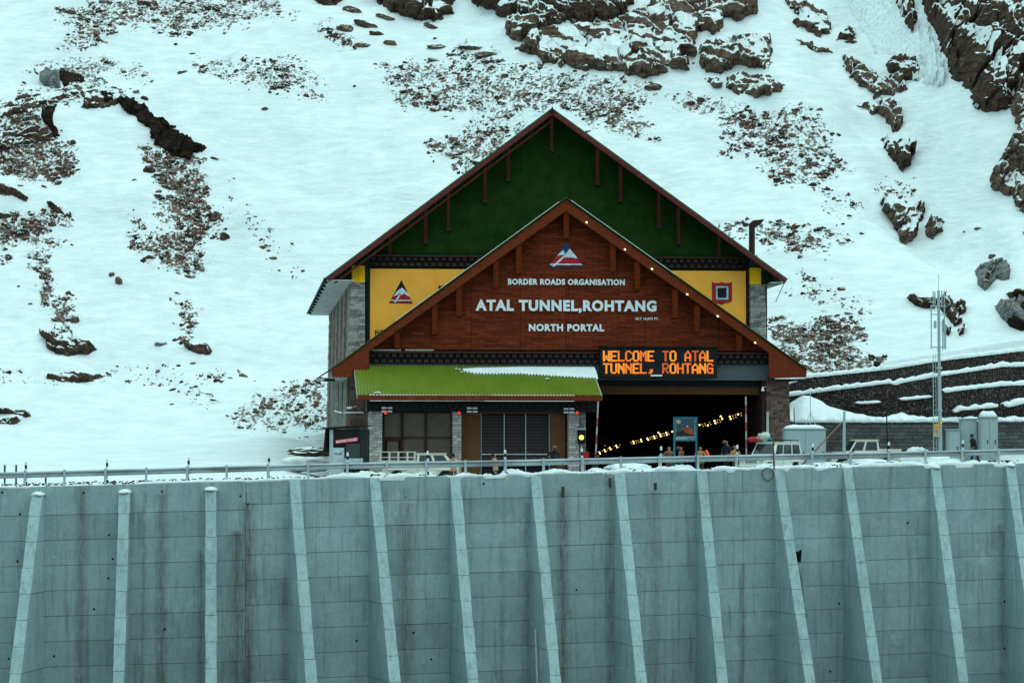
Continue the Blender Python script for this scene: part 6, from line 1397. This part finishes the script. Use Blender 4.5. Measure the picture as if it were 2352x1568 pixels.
# ================================================================== VEHICLES
M['cream'] = simple('cream_paint', (.62, .60, .50), .35, var=.06, bstr=0, spec=.5); M['whitecar'] = simple('white_paint_car', (.70, .72, .66), .35, var=.06, bstr=0, spec=.5)
m, nt, b_ = new_mat('car_glass'); b_.inputs['Base Color'].default_value = (.02, .028, .03, 1); b_.inputs['Roughness'].default_value = .08; M['cglass'] = m
M['tyre'] = simple('tyre', (.012, .013, .014), .9, bstr=0); M['rim'] = simple('rim', (.25, .27, .27), .4, .5, bstr=0); M['hl'] = simple('headlight', (.5, .52, .5), .1, bstr=0); M['amber'] = simple('indicator', (.6, .2, .02), .3, bstr=0)
def vehicle(kind, loc, rz, paint, label, name):
    t = thing(name, label, 'jeep' if kind == 'suv' else 'pickup', loc, rz); K = lambda mb, n, m_, par=None, **k: mbp(mb, n, m_, par or t, **k)
    def mbp(mb, n, m_, par, **k):
        o = mb.build(n, m_, None, **k); o.parent = par; return o
    # body side profile with wheel arches
    def arch(cx, r=.42): return [(cx + r * math.cos(a_), .36 + r * math.sin(a_)) for a_ in np.linspace(0, math.pi, 9)]
    prof_ = [(-2.15, .42)] + [(p_[0], p_[1]) for p_ in reversed(arch(-1.3))] + [(p_[0], p_[1]) for p_ in reversed(arch(1.4))] + [(2.1, .42), (2.12, .98), (2.02, 1.06), (1.0, 1.12), (-2.15, 1.12)]
    n_ = len(prof_); vs = [(x, -.83, z) for x, z in prof_] + [(x, .83, z) for x, z in prof_]
    K(MB().add(vs, [tuple(range(n_)), tuple(range(2 * n_ - 1, n_ - 1, -1))] + [(i, (i + 1) % n_, (i + 1) % n_ + n_, i + n_) for i in range(n_)]), 'body', paint, bevel=.03)
    for sy in (-1, 1):
        for cx in (-1.3, 1.4): K(MB().tube((cx - .5, sy * .83, .80), (cx + .5, sy * .83, .80), .05, n=8), 'wheel_arch', paint)
        for cx in (-1.3, 1.4):
            wh = K(MB().tube((cx, sy * .66, .36), (cx, sy * .86, .36), .36, n=24), 'wheel', M['tyre']); K(MB().tube((cx, sy * .84, .36), (cx, sy * .875, .36), .2, n=16), 'rim', M['rim'], wh)
    xr = {'suv': -2.1, 'dc': -.95, 'sc': -.25}[kind]; zr2 = 1.66 if kind == 'sc' else 1.83; fx = 1.0 if kind != 'sc' else 1.85
    b0_ = [(fx, -.78, 1.1), (fx, .78, 1.1), (xr, .78, 1.1), (xr, -.78, 1.1)]; t0_ = [(fx - .48, -.66, zr2), (fx - .48, .66, zr2), (xr + .08, .66, zr2), (xr + .08, -.66, zr2)]
    K(MB().hull8(b0_, t0_), 'cab', paint, bevel=.04)
    K(MB().bb(xr + .02, fx - .4, -.70, .70, zr2 - .01, zr2 + .05), 'roof', paint, bevel=.03)
    def quad(p0, p1, p2, p3, n, m_, par=None, off=(0, 0, 0)):
        ps = [Vector(q_) + Vector(off) for q_ in (p0, p1, p2, p3)]; nn_ = (ps[1] - ps[0]).cross(ps[3] - ps[0]).normalized() * .012
        return K(MB().hull8([q_ - nn_ for q_ in ps], [q_ + nn_ for q_ in ps]), n, m_, par)
    L = lambda a_, b_, u: tuple(a_[i] + (b_[i] - a_[i]) * u for i in range(3))
    def face(bl, br_, tl_, tr_, u0, u1, v0, v1, n, m_=None):
        lo = lambda u: L(bl, br_, u); hi_ = lambda u: L(tl_, tr_, u); return quad(L(lo(u0), hi_(u0), v0), L(lo(u1), hi_(u1), v0), L(lo(u1), hi_(u1), v1), L(lo(u0), hi_(u0), v1), n, m_ or M['cglass'])
    face(b0_[0], b0_[1], t0_[0], t0_[1], .06, .94, .14, .92, 'windscreen'); face(b0_[3], b0_[2], t0_[3], t0_[2], .1, .9, .2, .85, 'rear_window')
    cuts = {'suv': [(.06, .30), (.33, .62), (.66, .94)], 'dc': [(.06, .42), (.50, .92)], 'sc': [(.10, .46), (.54, .92)]}[kind]
    for s_, (q0, q1, q2, q3) in ((-1, (b0_[0], b0_[3], t0_[0], t0_[3])), (1, (b0_[1], b0_[2], t0_[1], t0_[2]))):
        for (u0_, u1_) in cuts: face(q0, q1, q2, q3, u0_, u1_, .16, .88, 'side_window')
        K(MB().box((.78, s_ * .92, 1.22), (.08, .16, .2)), 'mirror', M['black'], bevel=.02)
        for (u0_, u1_) in cuts:
            xx = 1.0 + (xr - 1.0) * u1_; K(MB().box((xx + .12, s_ * .835, .98), (.14, .03, .035)), 'door_handle', M['black']); K(MB().box((xx - .0, s_ * .832, .78), (.012, .012, .6)), 'door_seam', M['black'])
    K(MB().bb(2.08, 2.2, -.82, .82, .42, .60), 'front_bumper', paint, bevel=.03); K(MB().bb(-2.25, -2.13, -.8, .8, .45, .6), 'rear_bumper', M['black'])
    gr = K(MB().bb(2.10, 2.135, -.42, .42, .66, .96), 'grille', paint, bevel=.01)
    for k_ in range(6): K(MB().bb(2.13, 2.145, -.36 + k_ * .13, -.29 + k_ * .13, .69, .93), 'grille_slot', M['black'], gr)
    for s_ in (-1, 1): K(MB().tube((2.08, s_ * .6, .82), (2.15, s_ * .6, .82), .10, n=16), 'headlight', M['hl']); K(MB().box((2.12, s_ * .76, .82), (.06, .08, .1)), 'indicator', M['amber']); K(MB().box((-2.16, s_ * .74, .85), (.03, .1, .25)), 'tail_light', redp)
    K(MB().bb(1.0, 2.0, -.6, .6, 1.115, 1.145), 'bonnet', paint, bevel=.02); K(MB().bb(2.2, 2.21, -.22, .22, .46, .56), 'number_plate', M['white'])
    if kind in ('dc', 'sc'):
        K(MB().bb(-2.3, xr - .05, -.80, -.74, .85, 1.3).bb(-2.3, xr - .05, .74, .80, .85, 1.3).bb(-2.3, -2.24, -.8, .8, .85, 1.3), 'tray_side', paint, bevel=.015); K(MB().bb(-2.24, xr - .05, -.74, .74, 1.125, 1.15), 'tray_floor', M['snow'])
    return t
def fl(x, Y): return P(x, 1000, Y).x
X = fl(1752, 156); v1 = vehicle('suv', (X + .6, 157.2, .04), rad(180 + 52), M['whitecar'], 'white jeep with a loaded roof rack parked in front of the portal pillar', 'parked_jeep')
X = fl(1975, 168); v2 = vehicle('dc', (X + .1, 168, gz_at(X) - .02), rad(180 + 8), M['cream'], 'cream double cab pickup seen from its side left of the mast', 'parked_pickup')
X = fl(958, 152); v3 = vehicle('sc', (X + .15, 152.5, -.42), rad(4), M['cream'], 'cream pickup with a caged tray parked before the office windows', 'parked_pickup')
# pickup tray cage
cage = MB()
for x in (-2.2, -1.7, -1.2, -.7, -.3):
    for y in (-.76, .76): cage.bar((x, y, 1.12), (x, y, 1.78), .05, .05)
for y in (-.76, .76):
    for z in (1.48, 1.78): cage.bar((-2.22, y, z), (-.25, y, z), .045, .045)
for x in (-2.2, -.3): cage.bar((x, -.76, 1.78), (x, .76, 1.78), .045, .045)
cage.build('tray_cage', M['cream'], None).parent = v3
# jeep roof rack and load
rk = MB()
for y in (-.6, .6): rk.bar((-1.9, y, 2.0), (.5, y, 2.0), .04, .04)
for x in (-1.9, -1.1, -.3, .5): rk.bar((x, -.6, 2.0), (x, .6, 2.0), .04, .04).bar((x, -.6, 1.86), (x, -.6, 2.0), .03, .03).bar((x, .6, 1.86), (x, .6, 2.0), .03, .03)
rk.build('roof_rack', M['black'], None).parent = v1
MB().tube((-1.6, .0, 1.1), (-1.62, .0, 1.1), .01).v
MB().tube((-2.2, .0, 1.05), (-2.42, .0, 1.05), .34, n=24).build('spare_wheel', M['tyre'], None).parent = v1
for nm, lab, x, y, sx, sy, sz, col, sd_ in [('bag', 'small red bundle at the front of the jeep roof rack', 1729, 1009, .3, .3, .16, (.45, .03, .05), 1), ('bag', 'brown bundle in the middle of the jeep roof rack', 1746, 1008, .3, .25, .15, (.30, .16, .10), 2), ('sack', 'white and green crumpled sack standing tallest on the jeep roof rack', 1755, 1003, .32, .3, .28, (.45, .50, .45), 3), ('bag', 'small blue bundle at the back of the jeep roof rack', 1765, 1009, .2, .2, .13, (.03, .2, .35), 4)]:
    mb = MB().sphere((0, 0, 0), 1, 18, 12); v = np.array(mb.v); v *= (1 + (fbm(v[:, 0] * 2.5 + sd_ * 9, v[:, 1] * 2 + v[:, 2] * 2.2, sd_, 3) - .5) * .9)[:, None] * np.array([sx, sy, sz]); v += np.array(P(x, y, 157)); mb.v = [tuple(q_) for q_ in v]
    setp(mb.build(nm, simple('cloth_' + str(sd_), col, .8), smooth=True), lab, nm)

# ================================================================== PEOPLE
def skin_people(specs):
    dat = []
    for s in specs:
        H_ = s['h'] / 1.74; lean = s.get('lean', 0); J = {}
        sw = s.get('w', 1.0)
        def p(x, y, z):
            # forward lean above the hips
            if z > .95: dy = math.sin(lean) * (z - .95); return (x * sw, y + dy, .95 + (z - .95) * math.cos(lean))
            return (x * sw, y, z)
        st = s.get('stride', .0); A_ = s.get('arms', ((-.28, .02, 1.12, -.27, .10, .86), (.28, .02, 1.12, .27, .10, .86)))
        pts = [(p(0, 0, .95), .18), (p(0, 0, 1.12), .18), (p(0, 0, 1.32), .20), (p(0, 0, 1.44), .135), (p(0, .0, 1.51), .062), (p(0, .015, 1.58), .075), (p(0, .02, 1.66), .098), (p(0, .01, 1.74), .07)]
        ed = [(0, 1), (1, 2), (2, 3), (3, 4), (4, 5), (5, 6), (6, 7)]
        for sd_, arm in zip((-1, 1), A_):
            b = len(pts); pts += [(p(sd_ * .20, 0, 1.41), .095), (p(arm[0], arm[1], arm[2]), .07), (p(arm[3], arm[4], arm[5]), .038), (p(arm[3], arm[4] + .02, arm[5] - .05), .034)]
            ed += [(3, b), (b, b + 1), (b + 1, b + 2), (b + 2, b + 3)]
            hx, hy, hz = p(arm[3], arm[4] + .02, arm[5] - .05)
            for f_ in range(4):
                b2 = len(pts); o_ = (f_ - 1.5) * .02; ln = (.07, .085, .08, .062)[f_]
                pts += [((hx + .005, hy + o_, hz - .035), .011), ((hx - sd_ * .01, hy + o_ * 1.1, hz - .035 - ln * .55), .010), ((hx - sd_ * .025, hy + o_ * 1.1 + .01, hz - .035 - ln), .008)]; ed += [(b + 3, b2), (b2, b2 + 1), (b2 + 1, b2 + 2)]
            b2 = len(pts); pts += [((hx - sd_ * .005, hy + .035, hz - .02), .011), ((hx - sd_ * .012, hy + .052, hz - .055), .009)]; ed += [(b + 3, b2), (b2, b2 + 1)]
        for sd_ in (-1, 1):
            b = len(pts); y1 = st * sd_; pts += [((sd_ * .095, 0, .88), .105), ((sd_ * .10, y1 * .5 + .02, .50), .072), ((sd_ * .10, y1, .10), .048), ((sd_ * .11, y1 + .06, .045), .045), ((sd_ * .115, y1 + .17, .04), .036)]
            ed += [(0, b), (b, b + 1), (b + 1, b + 2), (b + 2, b + 3), (b + 3, b + 4)]
        me = bpy.data.meshes.new('person_body'); me.from_pydata([tuple(c * H_ for c in q_[0]) for q_ in pts], ed, []); o = bpy.data.objects.new('tmp', me); C.objects.link(o)
        mo = o.modifiers.new('s', 'SKIN'); mo.use_smooth_shade = True; sub = o.modifiers.new('u', 'SUBSURF'); sub.levels = 1; sub.render_levels = 1
        for i, q_ in enumerate(pts): me.skin_vertices[0].data[i].radius = (q_[1] * H_, q_[1] * H_ * (1.0 if i > 3 else .78))
        me.skin_vertices[0].data[0].use_root = True; dat.append((o, s, p, H_, A_))
    bpy.context.view_layer.update(); dg = bpy.context.evaluated_depsgraph_get(); res = []
    for o, s, p, H_, A_ in dat:
        me = bpy.data.meshes.new_from_object(o.evaluated_get(dg)); res.append((me, s, p, H_, A_))
    for o, *_ in dat: bpy.data.objects.remove(o)
    return res
skinm = simple('skin', (.28, .13, .085), .6, bstr=0); hairm = simple('dark_hair', (.012, .012, .012), .7, bstr=0)
def cloth(nm, c, var=.3, sc=5): return simple(nm, c, .85, var=var, scale=sc)
camo = cloth('camouflage', (.16, .085, .06), .75, 9); tan = cloth('tan_coat', (.48, .29, .19), .3); dk = cloth('dark_coat', (.022, .022, .026)); navy = cloth('navy_coat', (.012, .022, .030)); vest = cloth('ochre_vest', (.36, .19, .06), .4); trou = cloth('brown_trousers', (.075, .045, .032)); blkt = cloth('black_trousers', (.015, .016, .018)); boots = cloth('boots', (.02, .018, .016)); redc = emit('glowing_sleeve', (1.0, .03, .03), .7)
AF = ((-.27, .05, 1.16, -.12, .26, 1.22), (.27, .05, 1.16, .12, .26, 1.22)); AP = ((-.27, .02, 1.14, -.25, .12, .88), (.34, .1, 1.34, .58, .22, 1.36)); AB = ((-.30, .0, 1.16, -.22, .16, 1.0), (.30, .0, 1.16, .22, .16, 1.0))
PPL = [
 dict(x=1042, y=1040, Y=146, h=1.68, rz=170, top=tan, bot=trou, hat=None, arms=AF, lean=.12, lab='person in a tan coat with hands raised to the chest beside the pickup'),
 dict(x=1139, y=1041, Y=147, h=1.62, rz=100, top=tan, bot=trou, hat=None, arms=AF, lean=.1, lab='person in a tan coat before the louvred shutter'),
 dict(x=1271, y=1022, Y=150, h=1.78, rz=200, top=dk, bot=blkt, hat=camo, w=1.2, arms=AB, lean=.05, lab='bulky person in a dark coat right of the louvred shutter'),
 dict(x=1537, y=1024, Y=152, h=1.74, rz=0, top=camo, bot=camo, hat=hairm, w=1.15, arms=AB, lab='person in camouflage just left of the poster leg'),
 dict(x=1565, y=1024, Y=156, h=1.66, rz=60, top=camo, bot=camo, hat=camo, arms=AP, lab='person in camouflage and cap pointing between the poster legs'),
 dict(x=1609, y=1024, Y=153, h=1.70, rz=5, top=vest, bot=trou, hat=hairm, w=1.1, arms=AB, lab='person in an ochre vest with a red sleeve right of the poster'),
 dict(x=1669, y=1010, Y=157, h=1.80, rz=140, top=navy, bot=blkt, hat=None, hair=cloth('fair_hair', (.22, .11, .04)), arms=AB, lab='tall person in a navy coat with light hair in the tunnel mouth'),
 dict(x=1689, y=1022, Y=155, h=1.66, rz=10, top=vest, bot=trou, hat=camo, arms=AB, lab='person in an ochre vest behind the marker post by the jeep'),
 dict(x=2239, y=995, Y=158, h=1.74, rz=105, top=dk, bot=blkt, hat=dk, arms=AB, lean=.28, stride=.22, lab='person in a long dark coat walking hunched before the tall cabinets')]
for (me, s, p, H_, A_) in skin_people(PPL):
    top = P(s['x'], s['y'], s['Y']); zb = max(top.z - s['h'] * 1.02, gz_at(top.x) - .45 if s['x'] < 2200 else gz_at(top.x) - .1); zb = top.z - s['h'] * 1.03
    t = thing('person', s['lab'], 'person', (top.x, s['Y'], zb), rad(s['rz'] + 180 if False else s['rz']), 'people in front of the portal')
    for m_ in (skinm, s['top'], s['bot'], boots): me.materials.append(m_)
    for f in me.polygons:
        c = f.center / H_; r_ = abs(c.x)
        hand = min((c - Vector(p(a_[3], a_[4] + .02, a_[5] - .05))).length for a_ in A_) < .10
        f.material_index = 0 if (c.z > 1.50 and r_ < .14 and c.z > 1.5) or hand else 1 if c.z > .84 or (r_ > .19 and c.z > .6) else 2 if c.z > .13 else 3
    o = bpy.data.objects.new('body', me); C.objects.link(o); o.parent = t; me.polygons.foreach_set('use_smooth', [True] * len(me.polygons))
    hd = Vector(p(0, .015, 1.655)) * H_
    mb = MB(); mb.sphere((hd.x, hd.y + .105 * H_, hd.z - .01), .018, 8, 6, (.8, 1.3, 1.2)); 
    for sx_ in (-.1, .1): mb.sphere((hd.x + sx_ * H_, hd.y, hd.z - .005), .028, 8, 6, (.4, .8, 1.2))
    mb.build('nose_and_ears', skinm, None).parent = t
    mb = MB()
    for sx_ in (-.035, .035): mb.sphere((hd.x + sx_, hd.y + .092 * H_, hd.z + .012), .012, 8, 6)
    mb.box((hd.x, hd.y + .092 * H_, hd.z - .05), (.045, .01, .01)); mb.build('eyes_and_mouth', hairm, None).parent = t
    hm = s.get('hat') or s.get('hair') or hairm
    mb = MB().sphere((hd.x, hd.y - .02, hd.z + .035), .122 * H_, 16, 10, (1, 1.05, .92)); v = np.array(mb.v); v[:, 2] = np.maximum(v[:, 2], hd.z + .0 + (v[:, 1] - hd.y) * .5); mb.v = [tuple(q_) for q_ in v]
    o = mb.build('hat' if s.get('hat') else 'hair', hm, None, smooth=True); o.parent = t
    # coat skirt and collar
    mb = MB().tube(Vector(p(0, 0, .80)) * H_, Vector(p(0, 0, 1.08)) * H_, .19 * H_ * s.get('w', 1), .165 * H_ * s.get('w', 1), 16); v = np.array(mb.v); v[:, 1] *= .85; mb.v = [tuple(q_) for q_ in v]; mb.build('coat_hem', s['top'], None, smooth=True).parent = t
    MB().tube(Vector(p(0, 0, 1.46)) * H_, Vector(p(0, .01, 1.54)) * H_, .09 * H_, .08 * H_, 12).build('collar', s['top'], None, smooth=True).parent = t
w_ = P(1626, 1047, 152.5); pts = [P(1622, 1034, 152.6), P(1626, 1040, 152.5), P(1628, 1048, 152.5), P(1627, 1054, 152.5)]
setp(MB().path(pts, .05, 8).build('red_sleeve', redc), 'curved red sleeve of the ochre vested person, given a glow', 'sleeve')  # red sleeve shaped as a tube, with an added glow
